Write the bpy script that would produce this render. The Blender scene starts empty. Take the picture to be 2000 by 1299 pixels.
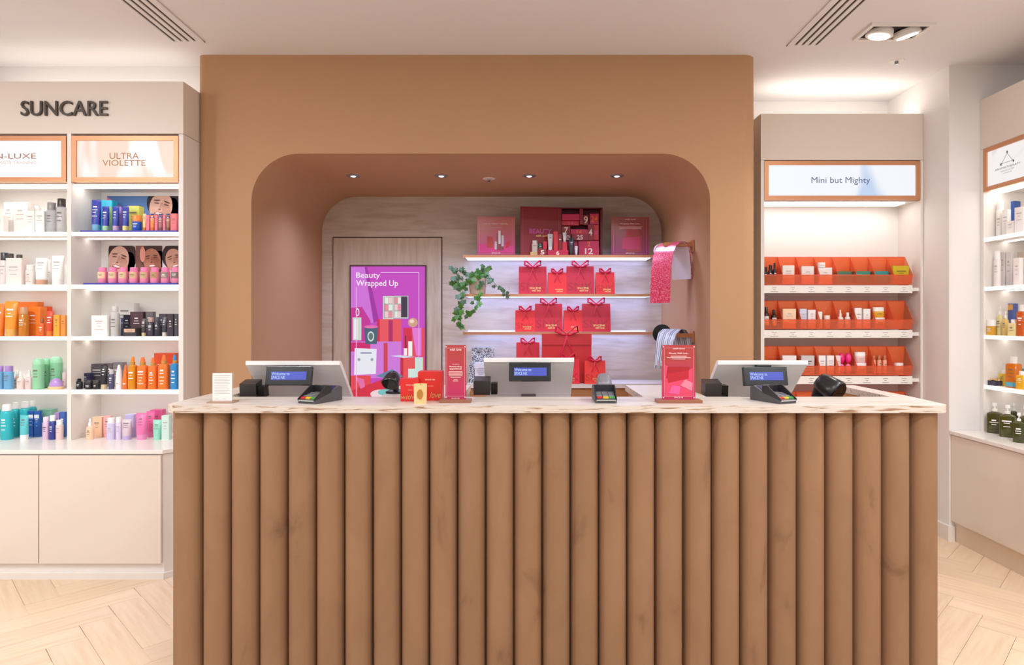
import bpy, bmesh, math, random
from mathutils import Vector, Matrix
random.seed(7)
sc = bpy.context.scene
COL = sc.collection
PI = math.pi

# ------------------------------------------------------------------ camera
F = 1250.0                      # focal length in pixels of a 2000 px wide frame
VX, VY, EYE = 1021.0, 623.0, 1.45
cam_d = bpy.data.cameras.new('camera')
cam = bpy.data.objects.new('camera', cam_d); COL.objects.link(cam)
cam.location = (0, 0, EYE); cam.rotation_euler = (PI/2, 0, 0)
cam_d.sensor_width = 36; cam_d.lens = F/2000*36
cam_d.shift_x = -(VX-1000)/2000; cam_d.shift_y = -(649.5-VY)/2000
cam_d.clip_start = 0.05; cam_d.clip_end = 60
sc.camera = cam

# ------------------------------------------------------------------ world and general lights
sc.view_settings.view_transform = 'Standard'; sc.view_settings.look = 'None'
sc.view_settings.exposure = -0.2; sc.view_settings.gamma = 1.0
sc.view_settings.use_curve_mapping = False
w = bpy.data.worlds.new('shop_light'); sc.world = w; w.use_nodes = True
w.node_tree.nodes['Background'].inputs[0].default_value = (0.94, 0.97, 1.0, 1)
w.node_tree.nodes['Background'].inputs[1].default_value = 0.66

def lamp(name, kind, loc, power, color=(.97, .98, 1.0), size=.12, rot=(0, 0, 0), spot=None, blend=.6):
    d = bpy.data.lights.new(name, kind); d.energy = power; d.color = color
    if kind == 'AREA': d.shape = 'DISK'; d.size = size
    else: d.shadow_soft_size = size
    if spot: d.spot_size = math.radians(spot); d.spot_blend = blend
    o = bpy.data.objects.new(name, d); o.location = loc; o.rotation_euler = rot; COL.objects.link(o)
    return o
# the shop's ceiling downlights over the customer floor
for x, y, p in ((-3.4, 1.75, 58), (-1.9, 1.1, 34), (.3, .8, 20), (1.7, .9, 42), (2.3, 2.0, 36),
                (-2.6, -.6, 28), (-.8, -.9, 28), (1.0, -.9, 28), (2.6, -.6, 30)):
    lamp('ceiling_lamp_light', 'AREA', (x, y, 3.08), p, size=.25)

# ------------------------------------------------------------------ helpers
def Kx(x, s): return (x-VX)/s
def Kz(y, s): return EYE-(y-VY)/s
def S(Y): return F/Y

def lin(c):
    r = []
    for v in c:
        v = v/255.0
        r.append(v/12.92 if v <= .04045 else ((v+.055)/1.055)**2.4)
    return (r[0], r[1], r[2], 1)

_M = {}
def mat(col, rough=.5, metal=0.0, emit=0.0, sheen=0.0, trans=0.0, alpha=1.0, spec=.5, vary=0.0, vscale=8.0, bump=0.0, bscale=200.0, name='paint', screen=False):
    key = (screen, tuple(col), rough, metal, emit, sheen, trans, alpha, spec, vary, vscale, bump, bscale)
    if key in _M: return _M[key]
    m = bpy.data.materials.new(name); m.use_nodes = True
    nt = m.node_tree; b = nt.nodes['Principled BSDF']; c = lin(col)
    b.inputs['Base Color'].default_value = c
    if screen: b.inputs['Base Color'].default_value = (.02, .02, .02, 1)
    b.inputs['Roughness'].default_value = rough
    b.inputs['Metallic'].default_value = metal
    b.inputs['Specular IOR Level'].default_value = spec
    if sheen:
        b.inputs['Sheen Weight'].default_value = sheen; b.inputs['Sheen Roughness'].default_value = .4
        b.inputs['Sheen Tint'].default_value = c
    if trans: b.inputs['Transmission Weight'].default_value = trans
    if alpha < 1: b.inputs['Alpha'].default_value = alpha
    if emit:
        b.inputs['Emission Color'].default_value = c; b.inputs['Emission Strength'].default_value = emit
    if vary or bump:
        tc = nt.nodes.new('ShaderNodeTexCoord')
    if vary:
        n = nt.nodes.new('ShaderNodeTexNoise'); n.inputs['Scale'].default_value = vscale; n.inputs['Detail'].default_value = 5
        nt.links.new(tc.outputs['Object'], n.inputs['Vector'])
        mx = nt.nodes.new('ShaderNodeMix'); mx.data_type = 'RGBA'
        mx.inputs[6].default_value = tuple(v*(1-vary) for v in c[:3])+(1,)
        mx.inputs[7].default_value = tuple(min(1, v*(1+vary)) for v in c[:3])+(1,)
        nt.links.new(n.outputs['Fac'], mx.inputs[0]); nt.links.new(mx.outputs[2], b.inputs['Base Color'])
    if bump:
        n2 = nt.nodes.new('ShaderNodeTexNoise'); n2.inputs['Scale'].default_value = bscale
        nt.links.new(tc.outputs['Object'], n2.inputs['Vector'])
        bp = nt.nodes.new('ShaderNodeBump'); bp.inputs['Strength'].default_value = bump; bp.inputs['Distance'].default_value = .002
        nt.links.new(n2.outputs['Fac'], bp.inputs['Height']); nt.links.new(bp.outputs['Normal'], b.inputs['Normal'])
    _M[key] = m
    return m

def streak(name, cols, scale, detail=6, rough=.4, ramp=(.35, .5, .65), distort=0.0, coord='Object', bump=0.0, random_tone=0.0, sheen=0.0, rot=None):
    """A colour ramp over stretched noise: stone, timber, velvet nap."""
    m = bpy.data.materials.new(name); m.use_nodes = True
    nt = m.node_tree; b = nt.nodes['Principled BSDF']; b.inputs['Roughness'].default_value = rough
    tc = nt.nodes.new('ShaderNodeNewGeometry' if coord == 'Position' else 'ShaderNodeTexCoord'); mp = nt.nodes.new('ShaderNodeMapping'); mp.inputs['Scale'].default_value = scale
    if rot: mp.inputs['Rotation'].default_value = rot
    n = nt.nodes.new('ShaderNodeTexNoise'); n.inputs['Scale'].default_value = 1; n.inputs['Detail'].default_value = detail
    n.inputs['Distortion'].default_value = distort
    cr = nt.nodes.new('ShaderNodeValToRGB'); e = cr.color_ramp.elements
    while len(e) < len(cols): e.new(.5)
    for i, (p, c) in enumerate(zip(ramp, cols)): e[i].position = p; e[i].color = lin(c)
    nt.links.new(tc.outputs[coord], mp.inputs[0]); nt.links.new(mp.outputs[0], n.inputs['Vector']); nt.links.new(n.outputs['Fac'], cr.inputs[0])
    out = cr.outputs[0]
    if random_tone:
        oi = nt.nodes.new('ShaderNodeObjectInfo'); hs = nt.nodes.new('ShaderNodeHueSaturation')
        mr = nt.nodes.new('ShaderNodeMapRange'); mr.inputs[3].default_value = 1-random_tone; mr.inputs[4].default_value = 1+random_tone
        nt.links.new(oi.outputs['Random'], mr.inputs[0]); nt.links.new(mr.outputs[0], hs.inputs['Value'])
        nt.links.new(out, hs.inputs['Color']); out = hs.outputs[0]
    nt.links.new(out, b.inputs['Base Color'])
    if sheen:
        b.inputs['Sheen Weight'].default_value = sheen; b.inputs['Sheen Roughness'].default_value = .35
    if bump:
        bp = nt.nodes.new('ShaderNodeBump'); bp.inputs['Strength'].default_value = bump; bp.inputs['Distance'].default_value = .003
        nt.links.new(n.outputs['Fac'], bp.inputs['Height']); nt.links.new(bp.outputs['Normal'], b.inputs['Normal'])
    return m

def acrylic(name, col, clear=.6, rough=.08):
    m = bpy.data.materials.new(name); m.use_nodes = True; nt = m.node_tree
    for n in list(nt.nodes):
        if n.type == 'BSDF_PRINCIPLED': nt.nodes.remove(n)
    out = nt.nodes['Material Output']
    t = nt.nodes.new('ShaderNodeBsdfTransparent'); t.inputs[0].default_value = lin(tuple(c+(255-c)*.35 for c in col))
    p = nt.nodes.new('ShaderNodeBsdfPrincipled'); p.inputs['Base Color'].default_value = lin(col); p.inputs['Roughness'].default_value = rough
    mx = nt.nodes.new('ShaderNodeMixShader'); mx.inputs[0].default_value = 1-clear
    nt.links.new(t.outputs[0], mx.inputs[1]); nt.links.new(p.outputs[0], mx.inputs[2]); nt.links.new(mx.outputs[0], out.inputs[0])
    return m

class MB:
    """Collects vertices and faces, with a material slot per face."""
    def __init__(s): s.v = []; s.f = []; s.m = []; s.cur = 0
    def add(s, vs, fs):
        o = len(s.v); s.v += [tuple(v) for v in vs]
        for f in fs: s.f.append([i+o for i in f]); s.m.append(s.cur)
        return s
    def box(s, x0, x1, y0, y1, z0, z1):
        v = [(x, y, z) for z in (z0, z1) for y in (y0, y1) for x in (x0, x1)]
        return s.add(v, [(0, 2, 3, 1), (4, 5, 7, 6), (0, 1, 5, 4), (2, 6, 7, 3), (0, 4, 6, 2), (1, 3, 7, 5)])
    def quad(s, a, b, c, d): return s.add([a, b, c, d], [(0, 1, 2, 3)])
    def prism(s, pts, axis, a0, a1):
        """Polygon pts (2-D) pushed along axis 'x', 'y' or 'z'."""
        n = len(pts)
        def P(p, a): return {'x': (a, p[0], p[1]), 'y': (p[0], a, p[1]), 'z': (p[0], p[1], a)}[axis]
        v = [P(p, a0) for p in pts]+[P(p, a1) for p in pts]
        fs = [list(range(n))[::-1], list(range(n, 2*n))]+[(i, (i+1) % n, n+(i+1) % n, n+i) for i in range(n)]
        return s.add(v, fs)
    def loft(s, secs, n=18, e=2.0, cx=0, cy=0, cap=True):
        """Rings (rx, ry, z); super-ellipse of exponent e."""
        v = []
        for r in secs:
            rx, ry, z = r[:3]; ee = r[3] if len(r) > 3 else e
            for k in range(n):
                a = 2*PI*(k+.5)/n; c, q = math.cos(a), math.sin(a)
                v.append((cx+rx*math.copysign(abs(c)**(2/ee), c), cy+ry*math.copysign(abs(q)**(2/ee), q), z))
        fs = [(i*n+k, i*n+(k+1) % n, (i+1)*n+(k+1) % n, (i+1)*n+k) for i in range(len(secs)-1) for k in range(n)]
        if cap: fs += [list(range(n))[::-1], [len(secs)*n-n+k for k in range(n)]]
        return s.add(v, fs)
    def tube(s, path, r, n=6):
        v = []; L = len(path); P = [Vector(p) for p in path]
        for i, p in enumerate(P):
            d = (P[min(i+1, L-1)]-P[max(i-1, 0)]).normalized()
            u = d.cross(Vector((0, 0, 1)) if abs(d.z) < .9 else Vector((1, 0, 0))).normalized(); q = d.cross(u)
            rr = r[i] if isinstance(r, (list, tuple)) else r
            for k in range(n):
                a = 2*PI*k/n; v.append(p+(u*math.cos(a)+q*math.sin(a))*rr)
        fs = [(i*n+k, i*n+(k+1) % n, (i+1)*n+(k+1) % n, (i+1)*n+k) for i in range(L-1) for k in range(n)]
        return s.add(v, fs+[list(range(n))[::-1], [L*n-n+k for k in range(n)]])
    def sheet(s, rows, th):
        """A grid of points given a thickness along its normals."""
        R, C = len(rows), len(rows[0]); V = [[Vector(p) for p in r] for r in rows]; top = []; bot = []
        for i in range(R):
            for j in range(C):
                a = V[min(i+1, R-1)][j]-V[max(i-1, 0)][j]; b = V[i][min(j+1, C-1)]-V[i][max(j-1, 0)]
                n = a.cross(b).normalized()*th*.5
                top.append(V[i][j]+n); bot.append(V[i][j]-n)
        N = R*C; fs = []
        for i in range(R-1):
            for j in range(C-1):
                q = (i*C+j, i*C+j+1, (i+1)*C+j+1, (i+1)*C+j)
                fs.append(q); fs.append(tuple(N+k for k in q[::-1]))
        rim = [j for j in range(C)]+[i*C+C-1 for i in range(1, R)]+[(R-1)*C+j for j in range(C-2, -1, -1)]+[i*C for i in range(R-2, 0, -1)]
        for k in range(len(rim)):
            a, b = rim[k], rim[(k+1) % len(rim)]; fs.append((a, N+a, N+b, b))
        return s.add(top+bot, fs)
    def build(s, name, m, parent=None, smooth=False, bevel=0.0, loc=None, rot=None):
        me = bpy.data.meshes.new(name); me.from_pydata(s.v, [], s.f)
        for x in (m if isinstance(m, (list, tuple)) else [m]): me.materials.append(x)
        for p, k in zip(me.polygons, s.m): p.material_index = k
        b = bmesh.new(); b.from_mesh(me)
        bmesh.ops.recalc_face_normals(b, faces=b.faces)
        if bevel: bmesh.ops.bevel(b, geom=b.edges[:], offset=bevel, segments=2, profile=.7, affect='EDGES', clamp_overlap=True)
        b.to_mesh(me); b.free()
        if smooth: me.shade_smooth(); me.set_sharp_from_angle(angle=math.radians(smooth if smooth > 1 else 40))
        o = bpy.data.objects.new(name, me); COL.objects.link(o)
        if parent: o.parent = parent
        if loc: o.location = loc
        if rot: o.rotation_euler = rot
        return o

def tag(o, label=None, cat=None, group=None, kind=None):
    for k, v in (('label', label), ('category', cat), ('group', group), ('kind', kind)):
        if v: o[k] = v
    return o
def thing(name, label, cat, loc=(0, 0, 0), rotz=0, group=None):
    o = bpy.data.objects.new(name, None); o.empty_display_size = .05; COL.objects.link(o)
    o.location = loc; o.rotation_euler = (0, 0, rotz)
    return tag(o, label, cat, group)
def struct(o): o['kind'] = 'structure'; return o
def bx(x0, x1, y0, y1, z0, z1): return MB().box(x0, x1, y0, y1, z0, z1)

def text(s, m, x0, x1, z0, z1, y=0, parent=None, name='lettering', depth=.0006, bold=0.0, rotz=0, loc=None, keep=False, shear=0.0):
    """Lettering standing in the XZ plane, fitted to the box x0..x1, z0..z1, facing -Y."""
    cu = bpy.data.curves.new('t', 'FONT'); cu.body = s; cu.size = 1; cu.offset = bold; cu.shear = shear; cu.space_line = .85; cu.resolution_u = 3
    if '\n' in s and not keep: cu.align_x = 'CENTER'
    to = bpy.data.objects.new('t', cu); COL.objects.link(to)
    dg = bpy.context.evaluated_depsgraph_get()
    me = bpy.data.meshes.new_from_object(to.evaluated_get(dg))
    bpy.data.objects.remove(to); bpy.data.curves.remove(cu)
    xs = [v.co.x for v in me.vertices]; ys = [v.co.y for v in me.vertices]
    ax, bx_, ay, by = min(xs), max(xs), min(ys), max(ys)
    for v in me.vertices:
        v.co = ((x0+(v.co.x-ax)/(bx_-ax)*(x1-x0)), y, z0+(v.co.y-ay)/(by-ay)*(z1-z0))
    if depth > .001:
        b = bmesh.new(); b.from_mesh(me)
        r = bmesh.ops.extrude_face_region(b, geom=b.faces[:])
        for g in r['geom']:
            if isinstance(g, bmesh.types.BMVert): g.co.y -= depth
        bmesh.ops.recalc_face_normals(b, faces=b.faces); b.to_mesh(me); b.free()
    me.materials.clear(); me.materials.append(m); me.name = name
    o = bpy.data.objects.new(name, me); COL.objects.link(o)
    if parent: o.parent = parent
    if loc: o.location = loc
    o.rotation_euler = (0, 0, rotz)
    return o

# ------------------------------------------------------------------ shared materials and levels
WHITE = mat((232, 226, 220), .45, vary=.02, vscale=3)
WHITE_IN = mat((240, 236, 232), .5, vary=.015, vscale=3)
CREAM = mat((226, 214, 203), .42, vary=.02, vscale=2)
CEIL = mat((228, 225, 226), .8, vary=.015, vscale=1.5)
WALLW = mat((232, 228, 226), .75, vary=.015, vscale=1.5)
BROWN = mat((186, 143, 106), .72, vary=.05, vscale=1.4, bump=.15, bscale=700, name='suede_wall')
COPPER = mat((206, 146, 104), .36, .35, vary=.08, vscale=4, name='copper')
OAK_EDGE = mat((190, 122, 78), .4, .15, vary=.1, vscale=9)
GREYM = mat((150, 150, 152), .35, .7)
BLACK = mat((18, 17, 18), .35)
DARK = mat((48, 46, 50), .4, vary=.05)
LED = mat((255, 250, 244), .5, emit=6.0, name='led')
LED_COOL = mat((222, 230, 255), .5, emit=7.0, name='led_cool')
GOLD = mat((222, 180, 110), .3, .6)
CEIL_Z = 3.109
YC = 2.5                                    # front of the till counter
YB, YU, YW = F/350, F/325.2, F/311          # base cabinets, upper shelving, brown wall
YN = F/230                                  # back of the niche
YM = F/281                                  # orange tray unit
SH = (1.973, 1.656, 1.345, 1.0226); LEDGE = .721

# ------------------------------------------------------------------ the room
def build_room():
    floor = struct(bx(-4.2, 4.2, -3, 6.2, -.1, -.006).build('floor', mat((196, 165, 132), .6)))
    oak = streak('oak_plank', ((218, 190, 160), (226, 202, 174), (232, 210, 184)), (2.5, 34, 34), rough=.42, ramp=(.3, .5, .75), random_tone=.05, distort=.3)
    L, wd, n = .60, .15, 4
    pm = bx(0, L-.0015, 0, wd-.0015, -.012, 0)
    first = pm.build('plank', oak, floor, bevel=.001); me = first.data; first_used = [False]
    c45 = math.cos(PI/4); cnt = 0
    def place(px, py, rot):
        nonlocal cnt
        cx, cy = (px+L/2, py+wd/2) if rot == 0 else (px+wd/2, py+L/2)
        X = (cx-cy)*c45+.13; Y = (cx+cy)*c45-.05
        if not (-3.6 < X < 3.0 and 2.05 < Y < 4.75): return
        if -1.1 < X < 1.4 and Y > 2.8: return
        if X < -2.1 and Y > YB+.35: return
        if X > 1.4 and Y > YW+.4: return
        if -1.25 < X < 1.5: return
        if cnt == 0: o = first
        else: o = bpy.data.objects.new('plank', me); COL.objects.link(o); o.parent = floor
        ox, oy = (px, py) if rot == 0 else (px+wd, py)
        o.location = ((ox-oy)*c45+.13, (ox+oy)*c45-.05, 0); o.rotation_euler = (0, 0, PI/4+(0 if rot == 0 else PI/2)); cnt += 1
    for j in range(-60, 60):
        for k in range(-12, 12): place((j+8*k)*wd, j*wd, 0)
    for i in range(-60, 60):
        for k in range(-12, 12): place(i*wd, (i+1+8*k)*wd, 1)
    struct(bx(-4.2, 4.2, -1.2, 6.2, CEIL_Z, CEIL_Z+.1).build('ceiling', CEIL))
    # brown wall with an arched niche
    xl, xr = Kx(388, 311)-.012, Kx(1480, 311); nl, nr, nt_ = Kx(491, 311), Kx(1387, 311), Kz(300, 311); r = .30; ql, qr = .05, .09
    path = [(nl, 0)]+[(nl+r-r*math.cos(a)**.8 if False else nl+r*(1-math.cos(a)), nt_-r+r*math.sin(a)) for a in [PI/2*k/14 for k in range(15)]]
    path += [(nr-r*(1-math.cos(a)), nt_-r+r*math.sin(a)) for a in [PI/2*(14-k)/14 for k in range(15)]]+[(nr, 0)]
    mb = MB()
    ring = [(xl+ql, 0), (xl+ql, CEIL_Z), (xr-qr, CEIL_Z), (xr-qr, 0)]
    poly = [(x, YW, z) for x, z in ring]+[(x, YW, z) for x, z in path[::-1]]
    mb.add(poly, [list(range(len(poly)))])
    mb.add([(x, y, z) for y in (YW, YN) for x, z in path], [(i, i+1, len(path)+i+1, len(path)+i) for i in range(len(path)-1)])
    for sx, xc, q in ((-1, xl+ql, ql), (1, xr-qr, qr)):
        arc = [(xc+sx*q*math.sin(a), YW+q-q*math.cos(a)) for a in [PI/2*k/10 for k in range(11)]]+[(xc+sx*q, YN)]
        mb.add([(x, y, z) for z in (0, CEIL_Z) for x, y in arc], [(i, i+1, len(arc)+i+1, len(arc)+i) for i in range(len(arc)-1)])
    struct(mb.build('wall_back', BROWN, smooth=35))
    stone = streak('travertine', ((192, 172, 153), (206, 189, 173), (215, 201, 188)), (3.5, 3, 26), detail=9, rough=.55, ramp=(.3, .5, .72), distort=.5)
    wn = MB(); wn.add([(x, YN, z) for x, z in path], [list(range(len(path)))])
    struct(wn.build('wall_niche', stone))
    stone_v = streak('travertine_upright', ((192, 170, 147), (203, 184, 165), (212, 195, 178)), (26, 3, 3), detail=9, rough=.55, ramp=(.3, .5, .72), distort=.5)
    dx0, dx1, dz = Kx(650, 230), Kx(864, 230), Kz(463, 230)
    d = struct(bx(dx0+.008, dx1-.008, YN-.012, YN-.002, 0, dz-.008).build('door_1', stone_v))
    bx(dx0, dx1, YN-.004, YN-.001, 0, dz).build('door_shadow_line', mat((60, 44, 34), .8), d)  # dark strip painted in as the shadow line round the door leaf
    # white walls
    struct(bx(-4.2, xl+.05, F/297, F/297+.1, 0, CEIL_Z).build('wall_left', WALLW))
    struct(bx(-4.2, -3.95, .6, F/297, 0, CEIL_Z).build('wall_left_side', WALLW))
    XW = 2.785
    wr = MB(); wr.prism([(XW, F/299), (4.2, F/299), (4.2, F/256), (XW, F/256)], 'z', 0, CEIL_Z)
    struct(wr.build('wall_right', WALLW))
    struct(bx(3.30, 3.4, .6, F/299, 0, CEIL_Z).build('wall_right_side', WALLW))
    struct(bx(1.3, 4.2, F/256, F/256+.1, 0, CEIL_Z).build('wall_right_rear', WALLW))
    struct(bx(XW-.015, XW+.03, F/299-.014, F/256, 0, .10).build('baseboard_right', WHITE))
build_room()

# ------------------------------------------------------------------ till counter
def build_counter():
    nap = streak('velvet', ((112, 80, 56), (146, 109, 79), (154, 117, 86)), (7, 7, 3.0), rough=.95, ramp=(.22, .37, .7), detail=6, distort=.7, sheen=.0, random_tone=.04, coord='Position')
    c = thing('till_counter', 'long counter front padded with upright brown velvet rolls', 'counter', (0, YC, 0))
    x0, x1, n = -1.3885, 1.656, 27; p = (x1-x0)/n; hgt = 1.08
    def roll(wd, dp):
        prof = [(-wd/2+wd*k/16, -dp*(max(0, 1-abs(-1+k/8)**2.0))**.5) for k in range(17)]+[(wd/2, .02), (-wd/2, .02)]
        return MB().prism(prof, 'z', 0, hgt)
    base = roll(p-.001, .056).build('velvet_roll', nap, c, smooth=50); base.location = (x0+p/2, .07, 0)
    for i in range(1, n):
        o = bpy.data.objects.new('velvet_roll', base.data); COL.objects.link(o); o.parent = c; o.location = (x0+p*(i+.5), .07, 0)
    for sx in (-1, 1):
        for k in range(3):
            o = bpy.data.objects.new('velvet_roll', base.data); COL.objects.link(o); o.parent = c
            o.location = ((x0+.022) if sx < 0 else (x1-.03), .062+p*(k+.5), 0); o.rotation_euler = (0, 0, sx*PI/2)
    PANEL = mat((176, 122, 78), .6, vary=.08, vscale=6)
    bx(x0+.01, x1-.01, .075, .26, 0, hgt).build('core_panel', PANEL, c)
    for a, b, nm in ((-1.38, -1.305, 'end_panel'), (-.60, -.285, 'divider_panel'), (.54, .78, 'divider_panel'), (1.605, 1.67, 'end_panel')):
        bx(a, b, .26, .77, 0, hgt).build(nm, PANEL, c)
    bx(-1.305, 1.605, .265, .74, .87, .90).build('till_shelf', mat((234, 230, 226), .4), c)
    # worktop: one stone slab with tongues between the tills
    top = streak('worktop_stone', ((190, 170, 152), (212, 203, 194), (220, 213, 206)), (2.2, 40, 40), rough=.32, ramp=(.25, .42, .7), distort=.6)
    edge = streak('worktop_edge', ((150, 112, 80), (200, 180, 160), (214, 203, 192)), (9, 110, 110), rough=.5, ramp=(.34, .42, .47), distort=.6, bump=.3)
    y0, y1, y2 = YC, YC+.28, YC+.775; XL, XR = -1.41, 1.675
    out = [(XL+.06-.06*math.cos(a), y0+.06-.06*math.sin(a)) for a in [PI/2*k/6 for k in range(7)]]
    out += [(XR-.045+.045*math.sin(a), y0+.045-.045*math.cos(a)) for a in [PI/2*k/6 for k in range(7)]]
    out += [(XR+.015, y1), (XR+.015, y2), (1.60, y2), (1.60, y1), (.798, y1), (.798, y2), (.524, y2), (.524, y1),
            (-.266, y1), (-.266, y2), (-.62, y2), (-.62, y1), (-1.29, y1), (-1.29, y2), (XL, y2)]
    mb = MB(); mb.prism(out, 'z', 1.0825, 1.112); mb.m = [1 if i > 1 else 0 for i in range(len(mb.f))]
    o = mb.build('worktop', [top, edge])
    tag(o, 'pale veined stone worktop with rough brown edge over the velvet counter', 'worktop')
    # counter along the back of the niche
    b = thing('niche_cabinet', 'low brown cabinet along the travertine wall behind the tills', 'cabinet', (0, F/248, 0))
    bx(-.42, 1.17, .03, .38, 0, .905).build('body', PANEL, b)
    bx(-.44, 1.172, 0, .39, .905, .937).build('top_slab', top, b)
build_counter()
CT = 1.112; BT = .937

# ------------------------------------------------------------------ shelving units
def build_units():
    xa, xr = Kx(-87, 325.2), Kx(358, 325.2); st = .028; top = 2.877; back = F/303.5
    u = thing('shelving_unit', 'tall white shelving unit under the dark SUNCARE lettering', 'shelving', (0, 0, 0))
    bx(xa, xr-.03, back, back+.02, LEDGE, top).build('back_panel', WHITE_IN, u)
    sp = MB(); sp.prism([(xr-st, YU), (xr, YU), (xr, YW+.022), (xr-st, back)], 'z', LEDGE, Kz(262, 325.2)); sp.build('side_panel', WHITE, u)
    fs = MB(); fs.prism([(xa, YU), (xr, YU), (xr, YW+.022), (xr-.03, back), (xa, back)], 'z', Kz(261, 325.2), top); fs.build('fascia', CREAM, u)
    d0, d1 = Kx(131, 325.2), Kx(139, 325.2)
    bx(d0, d1, YU, back, LEDGE, Kz(261, 325.2)).build('divider', WHITE, u)
    bx(xa, xa+st, YU, back, LEDGE, Kz(261, 325.2)).build('side_panel', WHITE, u)
    for a, b in ((xa+st, d0), (d1, xr-st)):
        bx(a, b, YU+.03, back, Kz(358, 325.2), Kz(262, 325.2)).build('header_box', WHITE, u)
        bx(a+.01, b-.01, YU+.04, YU+.10, Kz(358, 325.2)-.012, Kz(358, 325.2)).build('light_strip', LED, u)
        for z in SH:
            s = bx(a, b, YU+.012, back, z-.022, z).build('shelf', WHITE_IN, u)
            bx(a, b, YU+.002, YU+.012, z-.024, z).build('light_strip', mat((255, 251, 246), .5, emit=1.0), s)
            bx(a+.01, b-.01, YU+.13, YU+.155, z-.027, z-.0225).build('light_strip', LED, s)
    ins = text('SUNCARE', mat((66, 56, 48), .4), Kx(43, 325.2), Kx(212, 325.2), Kz(227, 325.2), Kz(198, 325.2), y=0, parent=None, depth=.012, bold=.005)
    # split the header into its letters
    me = ins.data; b = bmesh.new(); b.from_mesh(me); seen = set(); lets = []
    for v0 in b.verts:
        if v0 in seen: continue
        st_ = [v0]; comp = []; seen.add(v0)
        while st_:
            v = st_.pop(); comp.append(v)
            for e in v.link_edges:
                ww = e.other_vert(v)
                if ww not in seen: seen.add(ww); st_.append(ww)
        lets.append(comp)
    for comp in lets:
        idx = {v: i for i, v in enumerate(comp)}; fset = {f for v in comp for f in v.link_faces}
        m = MB(); m.add([v.co for v in comp], [[idx[v] for v in f.verts] for f in fset])
        m.build('letter', mat((66, 56, 48), .4), u, loc=(0, YU-.001, 0))
    b.free(); bpy.data.objects.remove(ins)
    bx(xa, xr-.05, YU+.2, YU+.23, top, top+.012).build('light_strip', mat((255, 246, 236), .5, emit=9), u)
    # base cabinets
    c = thing('base_cabinet', 'cream cabinet with flat doors under the SUNCARE shelves', 'cabinet', (0, 0, 0))
    xe = Kx(320, 350); ch = .045; z0 = .13
    body = [(-3.6, YB+.004), (xe, YB+.004), (xe+ch, YB+ch), (xe+ch, YW-.006), (-2.075, YW-.006), (-2.075, F/299), (-3.6, F/299)]
    MB().prism(body, 'z', 0.02, LEDGE-.025).build('body', WHITE, c)
    for a, b_ in ((-280, 78.5), (80.5, 317)):
        bx(Kx(a, 350), Kx(b_, 350), YB-.016, YB+.003, Kz(1099, 350), LEDGE-.03).build('door', CREAM, c, bevel=.0015)
    MB().prism([(-3.6, YB-.012), (xe+.004, YB-.012), (xe+ch+.006, YB+ch-.006), (xe+ch+.006, YB+.1), (-3.6, YB+.1)], 'z', 0, .035).build('plinth', WHITE, c)
    l = MB().prism([(-3.6, YB-.014), (xe, YB-.014), (xe+ch+.008, YB+ch-.004), (xe+ch+.008, YU+.02), (xr+.02, YU+.02), (xr+.02, YW-.006), (-2.075, YW-.006), (-2.075, back+.02), (-3.6, back+.02)], 'z', LEDGE-.022, LEDGE)
    tag(l.build('ledge_top', mat((236, 231, 227), .25), bevel=.002), 'glossy white ledge top under the SUNCARE shelves', 'worktop')

    # side-wall unit on the other side of the shop, facing the counter
    X0 = 2.988; y1 = F/299-.002; y0 = 2.3
    r = thing('shelving_unit', 'white shelving unit on the side wall with green pump bottles below', 'shelving', (0, 0, 0))
    bx(X0+.285, X0+.305, y0, y1, LEDGE, top).build('back_panel', WHITE_IN, r)
    bx(X0, X0+.285, y1-.028, y1, LEDGE, 2.551).build('side_panel', WHITE, r)
    bx(X0, X0+.285, y0, y1, 2.553, top).build('fascia', CREAM, r)
    bx(X0+.03, X0+.285, y0, y1-.03, 2.271, 2.551).build('header_box', WHITE, r)
    bx(X0+.04, X0+.1, y0, y1-.04, 2.259, 2.2705).build('light_strip', LED, r)
    bx(X0, X0+.285, 3.14, 3.165, LEDGE, 2.551).build('divider', WHITE, r)
    for a, b_ in ((y0, 3.14), (3.165, y1-.03)):
        for z in SH:
            s = bx(X0+.012, X0+.285, a, b_, z-.022, z).build('shelf', WHITE_IN, r)
            bx(X0+.002, X0+.012, a, b_, z-.024, z).build('light_strip', mat((255, 251, 246), .5, emit=1.0), s)
            bx(X0+.13, X0+.155, a+.01, b_-.01, z-.027, z-.0225).build('light_strip', LED, s)
    c2 = thing('base_cabinet', 'cream cabinet with recessed kick under the side-wall shelves', 'cabinet', (0, 0, 0))
    bx(2.80, 3.29, y0, y1, .13, LEDGE-.025).build('body', CREAM, c2)
    bx(2.795, 2.801, y0, 3.2, .135, LEDGE-.03).build('door', CREAM, c2); bx(2.795, 2.801, 3.203, y1-.004, .135, LEDGE-.03).build('door', CREAM, c2)
    bx(2.80+.02, 3.28, y0, y1, 0, .13).build('plinth', mat((226, 208, 186), .5), c2)
    tag(bx(2.785, 3.29, y0, y1, LEDGE-.022, LEDGE).build('ledge_top', mat((236, 231, 227), .25), bevel=.002), 'glossy white ledge top under the green pump bottles', 'worktop')

    # orange tray unit
    m0, m1 = Kx(1486, 281), 2.783; bk = F/265
    t = thing('shelving_unit', 'white bay beside the brown wall holding stepped orange trays', 'shelving', (0, 0, 0))
    bx(m0, m1, bk, bk+.02, 0, 2.877).build('back_panel', WHITE_IN, t)
    bx(m0, m0+.024, YM, bk, 0, 2.553).build('side_panel', WHITE, t)
    bx(Kx(1798, 281), m1, YM, bk, 0, 2.553).build('side_panel', WHITE, t)
    bx(m0, m1, YM, bk, 2.555, 2.877).build('fascia', CREAM, t)
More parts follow.
